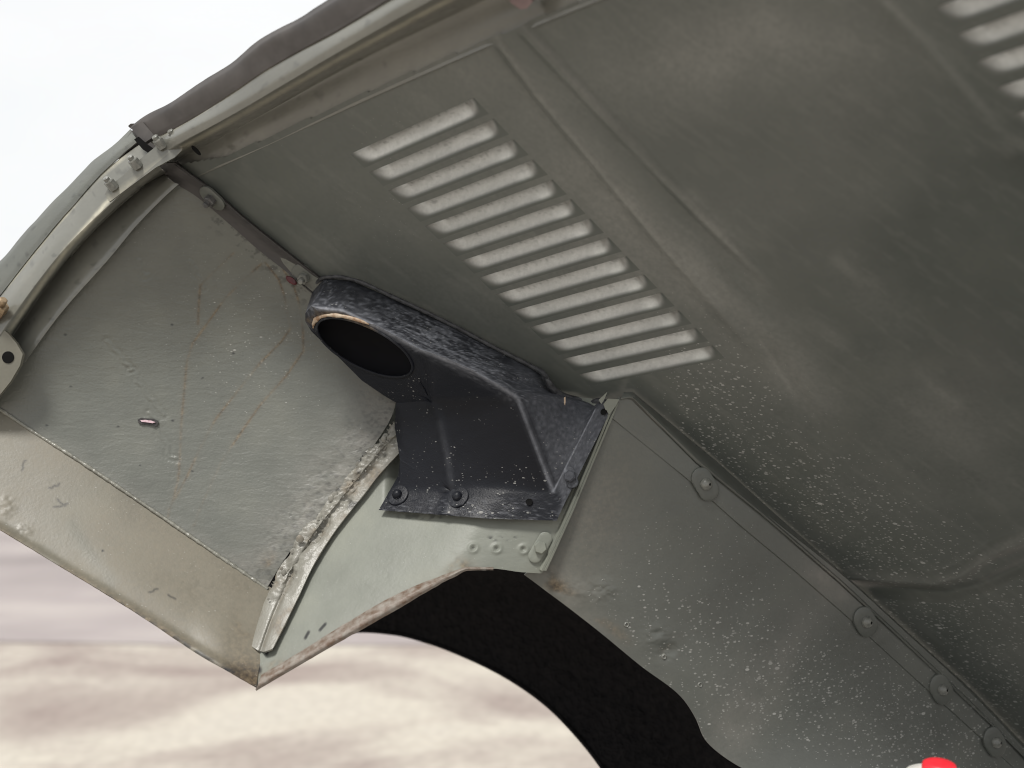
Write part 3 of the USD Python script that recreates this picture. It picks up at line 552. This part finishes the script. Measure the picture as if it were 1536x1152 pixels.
# --- strip and old sealer between wing and diaphragm
gl = np.array([(374, 966), (385, 938), (398, 900), (420, 850), (450, 805), (480, 765), (510, 730), (545, 685), (597, 630)], float)
gr = np.array([(412, 970), (428, 938), (447, 899), (473, 845), (505, 795), (547, 742), (570, 712), (596, 684), (625, 655)], float)
nS = 200
cols = []
for w, o in ((0, .002), (.12, .006), (.35, .0085), (.45, .006), (.6, .0085), (.85, .0085), (.97, .0075), (1, .005)):
    q = gl * (1 - w) + gr * w; q[0] += np.array([0, 36 * w * (1 - w)]); dd = np.minimum(SURF_W.depth(*q.T) if w < .5 else SURF_D.depth(*q.T), SURF_D.depth(*q.T) + .004)
    cols.append(curve(np.column_stack([q, dd - o]), nS))
GP = dense(np.stack(cols), 7)
vg, ug = np.meshgrid(np.linspace(0, 1, GP.shape[0]), np.linspace(0, 1, nS), indexing='ij')
amp = sstep(ug, .12, .3) * (1 - .95 * sstep(vg, .5, .72))
GP = displace(GP, amp * (.016 * (fb(GP * np.array([1, 1, .75]), 60, 4, 3) - .5) + .005 * (fb(GP, 210, 3, 8) - .5)) + .0008 * (fb(GP, 70, 3, 2) - .5))
def gunk_mask(px, py, P):
    n, n2, n3 = fb(P, 45, 4, 1), fb(P, 120, 4, 9), fb(P, 70, 4, 4)
    rust = .9 * np.exp(-(np.hypot(px - 405, py - 862) / 16) ** 2) * sstep(n2, .4, .6) + .4 * sstep(n, .55, .7) + .5 * np.exp(-(dist_poly(px, py, [(396, 968), (410, 925), (440, 860)])[0] / 3.0) ** 2) * n2
    dark = .85 * sstep(n3, .60, .70) * sstep(800 - py, 0, 60)
    return dict(dirt_light=.25 + .5 * n, rust=rust, dark=dark, spat=.3 * n2)
part(BON, 'sealed_seam_strip', sheet(GP, .002), M_GUNK, 40, gunk_mask, 'strip smeared with flaking old sealer between wing and pale panel')
# lumps of sealer
for i in range(12):
    t = RNG.uniform(.15, 1); k = t * (len(gl) - 1); a = int(min(k, len(gl) - 2)); q = gl[a] * (1 - k + a) + gl[a + 1] * (k - a) + RNG.normal(size=2) * np.array([5, 5]) + np.array([6, 0])
    m = trimesh.creation.icosphere(2, .0019 * RNG.uniform(.5, 1.4)); v = m.vertices * (1 + .8 * (fb(m.vertices + i, 300, 3, i) - .5))[:, None] * np.array([1.2, .45, 1.5])
    part(BON, 'sealer_lump', (v + pt(q[0], q[1], min(SURF_W.depth(*q), SURF_D.depth(*q)) - .005), m.faces), M_GUNK, True, gunk_mask)

# --- right bulkhead
bt_ = curve([(928, 595, .853), (1046, 686, .866), (1150, 772, .882), (1270, 868, .905), (1357, 947, .922), (1457, 1040, .944), (1560, 1150, .968)], 300)
bb_ = curve([(786, 862, .842), (893, 943, .846), (960, 998, .85), (1024, 1048, .855), (1044, 1078, .857), (1057, 1108, .858), (1090, 1138, .86), (1140, 1165, .862), (1250, 1205, .866)], 300)
bl_ = curve([(786, 862, .842), (812, 840, .840), (850, 765, .842), (890, 680, .847), (928, 595, .853)], 200); br_ = curve([(1250, 1205, .866), (1560, 1150, .968)], 200)
BP = coons(bb_, bt_, bl_, br_); SURF_B = Surf(BP)
bx_, by_ = proj(BP); h = .0013 * (fb(BP, 8, 3, 4) - .5)
d, _ = dist_poly(bx_, by_, [(900, 612), (922, 630), (1037, 723), (1113, 790), (1197, 860), (1277, 930), (1311, 961), (1381, 1025), (1470, 1105)])
nx_ = sstep(by_ - (630 + (bx_ - 922) * .845), -1.2, 1.2)
for x, y, a in ((905, 888, .0025), (830, 880, .0018), (985, 955, .0025), (1000, 975, -.002), (870, 885, .0015)):
    h += a * np.exp(-(np.hypot(bx_ - x, by_ - y) / 16) ** 2) * (fb(BP, 130, 3, 2) * 1.6 - .3)
def bulk_mask(px, py, P):
    n, n2, n3 = fb(P, 10, 4, 1), fb(P, 50, 4, 9), fb(P, 200, 3, 4)
    def blob(x, y, rx, ry, a, rot=0):
        c, s = math.cos(rot), math.sin(rot); u, v = (px - x) * c + (py - y) * s, -(px - x) * s + (py - y) * c
        return a * np.exp(-(u / rx) ** 2 - (v / ry) ** 2)
    dirt_light = .08 * n + (blob(1240, 870, 60, 25, .75, .75) + blob(1190, 960, 30, 160, .4, .5) + blob(1100, 1080, 40, 90, .55, .3) + blob(880, 800, 60, 110, .35, .4) + blob(860, 900, 90, 25, .4, .7)) * n2 * 1.4
    rust = blob(835, 880, 26, 12, .7, .7) * sstep(n2, .45, .6) + blob(905, 930, 40, 8, .5, .7) * sstep(n2, .4, .62) + blob(990, 960, 14, 14, .5) * sstep(n2, .5, .6) + blob(900, 760, 50, 120, .12, .4)
    dark = blob(820, 820, 10, 26, .8, .4) * sstep(n2, .45, .6) + .3 * blob(835, 870, 30, 12, 1, .7) * sstep(n3, .55, .65)
    spat = .16 + blob(1050, 850, 130, 120, .6) + blob(1150, 1020, 200, 110, 1.1) + blob(1400, 1100, 160, 90, 1.2) + blob(960, 900, 90, 80, .3)
    return dict(dirt_light=dirt_light, rust=rust, dark=dark, spat=spat * (.5 + .7 * n2))
part(BON, 'rear_bulkhead', sheet(displace(BP, h), .0014), M_BULK, 40, bulk_mask, 'grey bulkhead panel speckled with pale overspray at lower right')
s0 = np.array([(914, 624), (922, 630), (1037, 723), (1113, 790), (1197, 860), (1277, 930), (1311, 961), (1381, 1025), (1470, 1105), (1530, 1160)], float)
s1 = np.array([(929, 597), (947, 600), (1046, 698), (1138, 773), (1254, 872), (1290, 905), (1337, 950), (1437, 1045), (1512, 1116), (1545, 1150)], float)
STP = np.stack([curve(np.column_stack([q, SURF_B.depth(*q.T) - o]), 260, False) for q, o in ((s0, .0016), (s0 * .6 + s1 * .4, .0017), (s1, .0015))])
STP = displace(dense(STP, 12), .0010 * (fb(dense(STP, 12), 14, 3, 4) - .5))
part(BON, 'flange_strip', sheet(STP, .0022), M_BULK, 40, bulk_mask, 'raised grey strip along the top of the bulkhead')
# folded flange that meets the skin
fl0 = np.array([(926, 592), (947, 590), (1047, 693), (1141, 768), (1257, 868), (1340, 945), (1440, 1040), (1515, 1110), (1560, 1155)], float)
q0 = np.array([(930, 600), (948, 597), (1044, 694), (1138, 769), (1254, 869), (1337, 946), (1437, 1041), (1512, 1112), (1557, 1157)], float)
q1 = np.array([(936, 588), (949, 588), (1075, 692), (1165, 773), (1284, 877), (1357, 944), (1457, 1034), (1526, 1106), (1566, 1145)], float)
FB = dense(np.stack([curve(np.column_stack([q0, SURF_B.depth(*q0.T) - .0012]), 200, False), curve(np.column_stack([q0 * .8 + q1 * .2, SURF_B.depth(*q0.T) - .0030]), 200, False), curve(np.column_stack([q1, skin_depth(*q1.T) + .001 - .004]), 200, False)]), 5)
part(BON, 'folded_flange', sheet(FB, .0016), M_BULK, 40, bulk_mask)
# twin edges of the sheets clamped between the pale panel and the bulkhead
for k, (o, wd) in enumerate(((0., 3.4), (4.8, 2.6))):
    a = np.array([(921 + o, 600 + k * 4), (887 + o, 684), (852 + o, 768), (826 + o, 826), (812 + o, 856)], float)
    b = a + np.array([wd, 0.5]); dd = np.array([.850, .842, .835, .831, .829])
    P = np.stack([curve(np.column_stack([a, dd]), 80, False), curve(np.column_stack([b, dd + .0006]), 80, False)])
    part(BON, 'clamped_sheet_edge', sheet(P, .012), M_PALE, False, label='thin pale sheet edge beside the bulkhead')
tp = [(905, 606), (912, 598), (929, 599), (923, 610), (914, 622), (908, 614)]
part(BON, 'clamp_tab', poly_solid(pt(*np.array(tp, float).T, np.full(6, .8475)), .002), M_PALE, False)
tp = [(898, 600), (911, 588), (906, 600), (902, 606)]
part(BON, 'clamp_tab', poly_solid(pt(*np.array(tp, float).T, np.full(4, .846)), .0015), M_PALE, False)

# --- fasteners
def oval_washer(surf, x, y, ax, rx, ry, bolt='dome', mat=M_BULK, bm=M_BOLT, off=.0, br=.0052, lift=0.0):
    c = surf.at(float(x), float(y), lift); n = surf.n(float(x), float(y)); s = c[1] / F
    al = surf.at(x + ax[0], y + ax[1]) - surf.at(float(x), float(y)); R = ry * s
    w = part(BON, 'washer', lathe(c, n, [(R, -.0008), (R, .0012), (R - .0008, .0018), (R * .5, .0020)], 36, al, stadium=max(rx - ry, 0) * s), mat, 35)
    cc = c + n * .0018 + off * unit(al)
    if bolt == 'dome':
        b = part(w, 'bolt', lathe(cc, n, [(br, 0), (br * .98, .0016), (br * .84, .0032), (br * .55, .0045), (br * .2, .0051)], 28), bm, 50)
        part(b.rsplit('/', 1)[0], 'bolt_slot', lathe(cc + n * .0046 + unit(np.cross(n, [0, 0, 1])) * -.0018, unit(n + np.array([.5, 0, -.1])), [(.0014, 0), (.0012, .0003)], 8), M_HOLE, False)
    elif bolt == 'nut':
        part(w, 'bolt', lathe(cc, n, [(br * 1.1, 0), (br * 1.1, .005), (br * .95, .006)], hexa=True), bm, False)
        part(w, 'bolt_shank', lathe(cc + n * .006, n, [(br * .55, 0), (br * .55, .004), (br * .4, .0048)], 14), bm, 40)
    elif bolt == 'hex':
        part(w, 'bolt', lathe(cc, n, [(br * 1.1, 0), (br * 1.1, .0035), (br * .95, .0045)], hexa=True), bm, False)
    return w
for x, y, ax in ((1056, 726, (12, 20)), (1296, 932, (10, 17)), (1409, 1033, (10, 17)), (1489, 1112, (10, 15))):
    oval_washer(SURF_B, x, y, ax, 27 if x < 1100 else 24, 16.5 if x < 1100 else 18, lift=.0018)
for x, y in ((883, 890), (940, 937), (996, 985), (1050, 1027), (905, 872)):
    c, n = SURF_B.at(float(x), float(y), -.001), SURF_B.n(float(x), float(y))
    r = part(BON, 'blind_rivet', lathe(c, n, [(.0026, 0), (.0024, .0012), (.0016, .0018), (.0011, .0014), (.0009, .0008)], 18), M_BOLT, 50)
oval_washer(SURF_D, 810, 821, (-13, 22), 25, 10.5, 'hex', M_PALE, M_PALE, br=.0050, lift=.001)
# joint flange behind the duct, upper edge
f0 = np.array([(232, 246), (262, 274), (292, 293), (345, 337), (388, 375), (430, 408), (470, 440)], float)
f1 = np.array([(262, 244), (292, 266), (318, 285), (360, 322), (423, 373), (452, 396), (490, 425)], float)
FS = np.stack([curve(np.column_stack([f0, SURF_W.depth(*f0.T) - .001]), 90), curve(np.column_stack([f0 * .5 + f1 * .5, skin_depth(*((f0 + f1) / 2).T) - .008]), 90), curve(np.column_stack([f1, skin_depth(*f1.T) - .009]), 90), curve(np.column_stack([f1 + np.array([3, -2]), skin_depth(*f1.T) - .0005]), 90)])
FS = dense(FS, 5); SURF_F = Surf(FS)
M_JOINT = paint('joint_painted_shade', (0.040, 0.037, 0.036), rough=0.45, bump=0.2, dust_light=(.10, .092, .085))  # shade on the flange is put into this darker colour
part(BON, 'joint_flange', sheet(FS, .0016), M_JOINT, 40, rim_mask, 'flange with shade painted into its colour, joining the left wing to the skin')
oval_washer(SURF_F, 320, 296, (14, 13), 22, 15, 'nut', M_BULK, M_DKBOLT, br=.0048, lift=.001)
oval_washer(SURF_F, 458, 414, (14, 13), 22, 16, 'nut', M_BULK, M_BOLT, br=.0048, lift=.001)
part(BON, 'red_paint_spot', lathe(SURF_F.at(437., 421., .001), SURF_F.n(437., 421.), [(.004, 0), (.003, .0012)], 12, along=(1, 0, -.7), sx=1.5, sy=.7), simple('dull_red', (.06, .012, .014), (.10, .02, .024), 200), False)
# bracket and brass nut on the far left edge
bk = [(-40, 470), (2, 492), (12, 500), (24, 514), (34, 531), (30, 548), (16, 572), (0, 592), (-40, 620)]
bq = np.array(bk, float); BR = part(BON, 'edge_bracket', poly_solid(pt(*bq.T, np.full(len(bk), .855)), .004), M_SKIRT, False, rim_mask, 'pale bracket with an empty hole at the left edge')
bn = unit(np.array([-.25, -.9, .3]))
part(BR, 'bracket_hole', lathe(pt(12., 536., .8546), np.array([0, -1., 0]), [(.0052, 0), (.005, .0003)], 24), M_HOLE, False)
nb = unit(np.array([.62, -.55, .55])); c = pt(-4., 466., .85)
NB = part(BON, 'brass_nut', lathe(c, nb, [(.0072, -.001), (.0072, .0075), (.0062, .0092)], hexa=True), M_BRASS, False, label='weathered brass nut on the left edge of the rim')
part(NB, 'nut_stud', lathe(c + nb * .009, nb, [(.0034, 0), (.0034, .006), (.0026, .0068)], 16), M_BRASS, 40)
part(NB, 'nut_collar', lathe(c - nb * .010, nb, [(.0062, 0), (.0062, .0095)], hexa=True), M_BRASS, False)
# pink tag glimpsed at the top
tg = np.array([(758, -14), (800, -14), (798, 4), (790, 13), (780, 14), (766, 4)], float)
part(BON, 'clip_tag', poly_solid(pt(*tg.T, skin_depth(*tg.T) - .012), .003), simple('dull_pink', (.13, .085, .085), (.2, .14, .135), 120), False, label='small dull pink clip at the top edge of the picture')

# --- black wheel arch beyond the diaphragms
lip = [(330, 985, 1.16), (430, 958, 1.17), (500, 947, 1.18), (545, 946, 1.18), (592, 950, 1.18), (640, 962, 1.17), (700, 985, 1.16), (760, 1015, 1.14), (820, 1057, 1.12), (868, 1106, 1.10), (904, 1152, 1.08), (950, 1225, 1.06), (1020, 1400, 1.02)]
upp = [(470, 800, 1.03), (560, 790, 1.02), (650, 795, 1.0), (720, 800, .985), (790, 820, .97), (880, 870, .96), (980, 945, .955), (1060, 1020, .955), (1140, 1110, .955), (1180, 1170, .955), (1200, 1220, .955), (1220, 1260, .955), (1300, 1450, .955)]
AP = np.stack([curve(lip, 220), curve(upp, 220)]); t = np.linspace(0, 1, 60)[:, None, None]
AP = AP[0] * (1 - t) + AP[1] * t + np.array([0, .05, .05]) * (4 * t * (1 - t))
AP = displace(AP, .006 * (fb(AP, 40, 4, 3) - .5) * sstep(np.broadcast_to(t[..., 0], AP.shape[:2]), 0, .06))
part(BON, 'wheel_arch', sheet(AP, .003), M_UNDER, 40, label='black undersealed inside of the wheel arch')
part(BON, 'arch_lip', tube(curve(lip, 160), .0025, 8), M_UNDER, True)

# --- black air duct
DUCT_N = NIN
KP = (NIN @ (pt(563., 487., .828) - CAM))
def plate_d(x, y): return KP / (ray(x, y) @ NIN)
T = [(470, 434), (487, 417), (527, 421), (597, 451), (673, 487), (743, 524), (813, 561), (840, 590), (893, 606)]
R = [(458, 470), (467, 459), (513, 464), (563, 487), (630, 524), (670, 537), (713, 557), (763, 584), (777, 597)]
Bk = [(647, 602), (594, 604), (577, 594), (543, 571), (513, 541), (467, 497), (458, 482)]
V3 = {}
for i, q in enumerate(T): V3['T%d' % i] = (q, skin_depth(*q) - .007)
for i, q in enumerate(R): V3['R%d' % i] = (q, plate_d(*q))
for i, q in enumerate(Bk): V3['B%d' % i] = (q, plate_d(*q))
lf = lambda x, y, o=.009: float(SURF_D.depth(float(x), float(y)) - o)
for n_, q in dict(F0=(600, 734), F1=(677, 737), F2=(830, 737), L0=(568, 765), L1=(733, 778), L2=(835, 781), L3=(597, 714), M0=(846, 757), C0=(893, 612), C1=(920, 608), C2=(905, 604)).items(): V3[n_] = (q, lf(*q))
HOLE = [(547 + 79 * math.cos(a) * math.cos(.462) - 30.5 * math.sin(a) * math.sin(.462), 521 + 79 * math.cos(a) * math.sin(.462) + 30.5 * math.sin(a) * math.cos(.462)) for a in np.linspace(0, 2 * np.pi, 56, endpoint=False)]
V3['K0'] = ((640, 640), float(plate_d(640, 602) - .002)); V3['K1'] = ((592, 640), float(plate_d(594, 604) + .003))
V3['FA'] = ((600, 690), float(lf(600, 720) - .002))
P3 = {k: pt(float(q[0]), float(q[1]), d) for k, (q, d) in V3.items()}
def face(names, hole=None):
    px_ = [V3[n][0] for n in names]; p3 = [P3[n] for n in names]
    pol = Polygon(px_, [hole] if hole else None)
    v2, f = trimesh.creation.triangulate_polygon(pol, engine='earcut')
    allp = np.array(px_ + (hole or []), float); all3 = np.array(p3 + ([pt(*map(float, q), plate_d(*q)) for q in hole] if hole else []))
    k = [int(np.argmin(((allp - w) ** 2).sum(1))) for w in v2]
    fr = np.array([[k[i] for i in t_] for t_ in f])
    return all3, fr
faces = [face(['R%d' % i for i in range(9)] + ['B%d' % i for i in range(7)], HOLE)]
for i in range(8): faces.append(face(['T%d' % i, 'T%d' % (i + 1), 'R%d' % (i + 1), 'R%d' % i]))
faces.append(face(['R8', 'T8', 'C0', 'F2'])); faces.append(face(['B0', 'R8', 'F2', 'F1'])); faces.append(face(['B0', 'F1', 'F0', 'FA', 'K1', 'B1']))
faces.append(face(['F0', 'F1', 'F2', 'M0', 'L2', 'L1', 'L0', 'L3', 'FA'])); faces.append(face(['C0', 'T8', 'C2', 'C1', 'M0', 'F2']))
v, f = join(*faces)
def orient(v, f):
    n = np.cross(v[f[:, 1]] - v[f[:, 0]], v[f[:, 2]] - v[f[:, 0]]); c = v[f].mean(1)
    fl = (n * (CAM - c)).sum(1) < 0; f = f.copy(); f[fl] = f[fl][:, ::-1]; return f
md = trimesh.Trimesh(v, f, process=False); md.merge_vertices(digits_vertex=6); md.update_faces(md.nondegenerate_faces())
trimesh.repair.fix_winding(md)
if (md.face_normals * (CAM - md.triangles_center)).sum(1).mean() < 0: md.invert()
v, f = trimesh.remesh.subdivide_to_size(md.vertices, md.faces, .0048, max_iter=14)
md = trimesh.Trimesh(v, f, process=False); md.merge_vertices(digits_vertex=7); md.update_faces(md.nondegenerate_faces())
ed = np.sort(md.edges, axis=1); u_, cnt = np.unique(ed, axis=0, return_counts=True)
pin = np.zeros(len(md.vertices), bool); pin[np.unique(u_[cnt == 1])] = True
px_, py_ = proj(md.vertices); vd = md.vertices[:, 1].copy()
def quad_depth(names):
    a, b, c_, d_ = (P3[k] for k in names); u, w = np.meshgrid(np.linspace(0, 1, 30), np.linspace(0, 1, 30)); u, w = u[..., None], w[..., None]
    G = (1 - u) * (1 - w) * a + u * (1 - w) * b + u * w * c_ + (1 - u) * w * d_; gx, gy = proj(G); return LinearNDInterpolator(np.stack([gx.ravel(), gy.ravel()], 1), G[..., 1].ravel())(px_, py_)
for names in (('B0', 'R8', 'F2', 'F1'), ('B1', 'B0', 'F1', 'F0'), ('R8', 'T8', 'C0', 'F2')):
    inside = shapely.contains_xy(Polygon([V3[k][0] for k in names]), px_, py_); q_ = quad_depth(names); inside &= ~np.isnan(q_); vd[inside] = q_[inside]
fl_ = shapely.contains_xy(Polygon([V3[k][0] for k in ('F0', 'F1', 'F2', 'C0', 'C1', 'M0', 'L2', 'L1', 'L0', 'L3')]).buffer(.8), px_, py_)
vd[fl_] = SURF_D.depth(px_[fl_], py_[fl_]) - .009
md.vertices = pt(px_, py_, vd)
pinw = np.where(pin, 0., 1.)
e_ = u_; L = np.zeros((len(md.vertices), 3)); deg = np.bincount(e_.ravel(), minlength=len(md.vertices))[:, None]
vv_ = md.vertices.copy()
for it in range(14):
    s_ = np.zeros_like(vv_); np.add.at(s_, e_[:, 0], vv_[e_[:, 1]]); np.add.at(s_, e_[:, 1], vv_[e_[:, 0]])
    vv_ = vv_ + .5 * pinw[:, None] * (s_ / deg - vv_)
d, _ = dist_poly(px_, py_, [(648, 605), (660, 634), (672, 690), (678, 737), (668, 770)])
nrm_ = unit(CAM - vv_); vv_ = vv_ + nrm_ * (pinw * (.0022 * np.exp(-(d / 7) ** 2) + .0012 * (fb(vv_, 60, 3, 5) - .5)))[:, None]
d, _ = dist_poly(px_, py_, [(637, 540), (645, 560), (640, 585)]); vv_ = vv_ - nrm_ * (pinw * .0015 * np.exp(-(d / 9) ** 2))[:, None]
def duct_mask(px, py, P):
    n, n2, n3 = fb(P, 14, 4, 1), fb(P, 70, 4, 9), fb(P, 520, 3, 4)
    tdir = np.array([.89, .45]); sc_ = meshkit.fbm(np.stack([(px * tdir[0] + py * tdir[1]) * .055, (-px * tdir[1] + py * tdir[0]) * .5, 0 * px], -1), 4, 3)
    top, t = dist_poly(px, py, [(462, 468), (490, 440), (560, 468), (640, 500), (740, 552), (800, 590)])
    strip = np.exp(-(top / 26) ** 4)
    dirt_light = strip * (.10 + (.42 * sstep(sc_, .36, .68) + .25 * sstep(n3, .45, .7)) * np.exp(-((px - 650) / 110) ** 2) + .30 * sstep(n3, .52, .7))
    rid, _ = dist_poly(px, py, [(467, 462), (513, 466), (563, 489), (630, 524), (713, 557), (777, 597)]); dirt_light = np.maximum(dirt_light, .75 * np.exp(-(rid / 3.5) ** 2) * (.4 + n2))
    rid, _ = dist_poly(px, py, [(777, 597), (793, 641), (830, 737)]); dirt_light = np.maximum(dirt_light, .6 * np.exp(-(rid / 3) ** 2) * (.3 + 1.2 * n2))
    rt = sstep((px - 800) - (py - 650) * .37, 0, 12); dirt_light = np.maximum(dirt_light, rt * (.14 + .16 * sstep(n3, .45, .75) + .12 * n2))
    c, _ = dist_poly(px, py, [(660, 634), (672, 690), (678, 737), (668, 770)]); dirt_light = np.maximum(dirt_light, .16 * np.exp(-(c / 5) ** 2) * n2)
    fl = np.maximum(np.exp(-(dist_poly(px, py, [(830, 737), (893, 614)])[0] / 1.6) ** 2) * .6, np.exp(-(dist_poly(px, py, [(838, 770), (918, 612)])[0] / 3) ** 2) * .5 * n2)
    dirt_light = np.maximum(dirt_light, fl)
    dirt_light = np.maximum(dirt_light, .015 * n + .22 * sstep(py, 738, 760) * sstep(n3, .55, .7))
    rust = .5 * np.exp(-(dist_poly(px, py, [(462, 482), (478, 470), (515, 472), (560, 495)])[0] / 4) ** 2) * sstep(n2, .35, .55)
    return dict(dirt_light=dirt_light, rust=rust, dark=0 * px, spat=.20 + .5 * sstep(n2, .45, .65) + .3 * sstep(py, 690, 780))
DUCT = part(BON, 'air_duct', (vv_, md.faces), M_BLACK, 60, duct_mask, 'black moulded air duct with an oval mouth bolted to the pale panel')
# throat of the mouth
hp = np.array([pt(*map(float, q), plate_d(*q)) for q in HOLE]); hc = hp.mean(0)
th = np.stack([hp, hp - NIN * .006, hp + (hc - hp) * .10 - NIN * .012, hp + (hc - hp) * .3 - NIN * .020, hp + (hc - hp) * .99 - NIN * .024])
th = np.concatenate([th, th[:, :1]], 1)
part(DUCT, 'duct_throat', (th.reshape(-1, 3), grid_faces(5, 57)), M_DARK, True)
arc = [(547 + 79 * (1 + o) * math.cos(a) * math.cos(.462) - 30.5 * (1 + o * 1.6) * math.sin(a) * math.sin(.462), 521 + 79 * (1 + o) * math.cos(a) * math.sin(.462) + 30.5 * (1 + o * 1.6) * math.sin(a) * math.cos(.462)) for a, o in zip(np.linspace(2.9, 4.6, 60), np.full(60, .07))]
ap = np.array([pt(*q, plate_d(*q) - .0005) for q in arc]); rr = .0010 + .0022 * (fb(ap, 180, 3, 2) - .2); rr[:4] *= .4; rr[-6:] *= np.linspace(1, .3, 6)
part(DUCT, 'mouth_edging', tube(ap, rr, 9), M_TAN, True, label='worn tan edging on the upper lip of the duct mouth')
lipp = np.array([pt(*q, plate_d(*q) - .0004) for q in HOLE]); part(DUCT, 'mouth_lip', tube(lipp, .0013, 8, True), M_BLACK, True, duct_mask)
# rubber seal along the duct's upper edge, torn loose near the end
sl = np.array([(468, 440), (474, 426), (487, 416), (505, 415), (527, 419), (597, 449), (673, 485), (743, 522), (800, 551), (815, 560), (822, 572), (832, 586), (848, 595), (866, 600), (884, 605), (898, 602), (908, 604)], float)
sd = skin_depth(*sl.T) - .009; sd[9:13] -= np.array([.006, .012, .012, .006])
sp = curve(np.column_stack([sl, sd]), 200); rr = .0019 + .0012 * sstep(np.linspace(0, 1, 200), .74, .82) + .0012 * (fb(sp, 90, 3, 2) - .5)
part(DUCT, 'rubber_seal', tube(sp, rr, 9), M_RUBBER, True, label='perished rubber bead along the top of the duct')
ws = np.array([(813, 562), (820, 566), (828, 580), (838, 590), (832, 592), (822, 582), (814, 570)], float)
part(DUCT, 'seal_fold', poly_solid(pt(*ws.T, skin_depth(*ws.T) - .022), .002), M_RUBBER, False)
class DuctFlange:
    def at(s, x, y, off=0.): return pt(x, y, SURF_D.depth(x, y) - .0096) + s.n(x, y) * off
    def n(s, x, y): return SURF_D.n(x, y)
DFL = DuctFlange()
for x, y, dome in ((597, 743, 1), (687, 746, 1), (856, 716, 0)):
    c, n = DFL.at(float(x), float(y)), DFL.n(float(x), float(y))
    if dome:
        w = part(DUCT, 'duct_washer', lathe(c, n, [(.0098, -.001), (.0098, .001), (.009, .0016), (.004, .0016)], 32), M_BLACK, 40, duct_mask)
        part(DUCT, 'duct_bolt', lathe(c + n * .0014, n, [(.0045, 0), (.0043, .0018), (.0034, .0034), (.0018, .0044)], 24), M_BLACK, 50, duct_mask)
    else:
        w = part(DUCT, 'duct_washer', lathe(c, n, [(.0050, -.001), (.0050, .001), (.004, .0016)], 32, along=(.4, 0, -1), stadium=.0045), M_BLACK, 40, duct_mask)
        part(DUCT, 'duct_bolt', lathe(c + n * .0014, n, [(.0052, 0), (.0052, .004), (.004, .005)], hexa=True), M_BLACK, False, duct_mask)
for x, y in ((794, 753), (906, 618)):
    part(DUCT, 'bolt_hole', lathe(DFL.at(float(x), float(y), .0006), DFL.n(float(x), float(y)), [(.0030, 0), (.0028, .0002)], 16), M_HOLE, False)
chaff = np.array([(846, 596), (848, 595), (848.5, 602), (847.5, 608), (846, 604)], float)
part(DUCT, 'plaster_crumb', poly_solid(pt(*chaff.T, np.full(5, .823)), .0015), M_TAN, False)

# ------------------------------------------------------------------ red-capped bottle just entering the picture
bc = pt(1409., 1153., .70)
BOT = thing('fluid_bottle', 'white plastic bottle with a red screw cap at the lower edge', 'bottle', bc + np.array([0, 0, -.16]))
up = np.array([0, 0, 1.])
part(BOT, 'bottle_body', lathe(bc + up * -.16, up, [(.026, 0), (.030, .004), (.030, .13), (.028, .148), (.022, .1555), (.013, .158)], 48), M_WHITE, 40)
cap = part(BOT, 'screw_cap', lathe(bc + up * -.003, up, [(.0115, 0), (.0115, .004), (.0108, .0065), (.0085, .0078), (.003, .0083)], 48), M_RED, 60)

# added unseen shelf that carries the bottle and blocks ground bounce on the panels
BLOCKER = thing('added_bay_blocker', 'added unseen dark shelf under the bottle with the red cap, enlarged to block ground light', 'added blocker', np.array([.65, .60, 0.]))
def beam(x0, x1, y0, y1, z0, z1, ch=.012):
    m = trimesh.creation.box((x1 - x0 - 2 * ch, y1 - y0 - 2 * ch, z1 - z0 - 2 * ch)); import manifold3d
    c = np.array([(x0 + x1) / 2, (y0 + y1) / 2, (z0 + z1) / 2]); pts = np.vstack([m.vertices + ch * np.array(o) for o in ((1, 0, 0), (-1, 0, 0), (0, 1, 0), (0, -1, 0), (0, 0, 1), (0, 0, -1))])
    h = trimesh.convex.convex_hull(pts); return h.vertices + c, h.faces
zb = float(bc[2] - .16)
part(BLOCKER, 'shelf', beam(.10, 1.40, .22, .835, zb - .05, zb), M_UNDER, False)
part(BLOCKER, 'added_beam', beam(.30, 1.25, .70, .80, .30, zb - .051), M_UNDER, False)
part(BLOCKER, 'added_beam', beam(.30, 1.25, .32, .42, .0, zb - .051), M_UNDER, False)
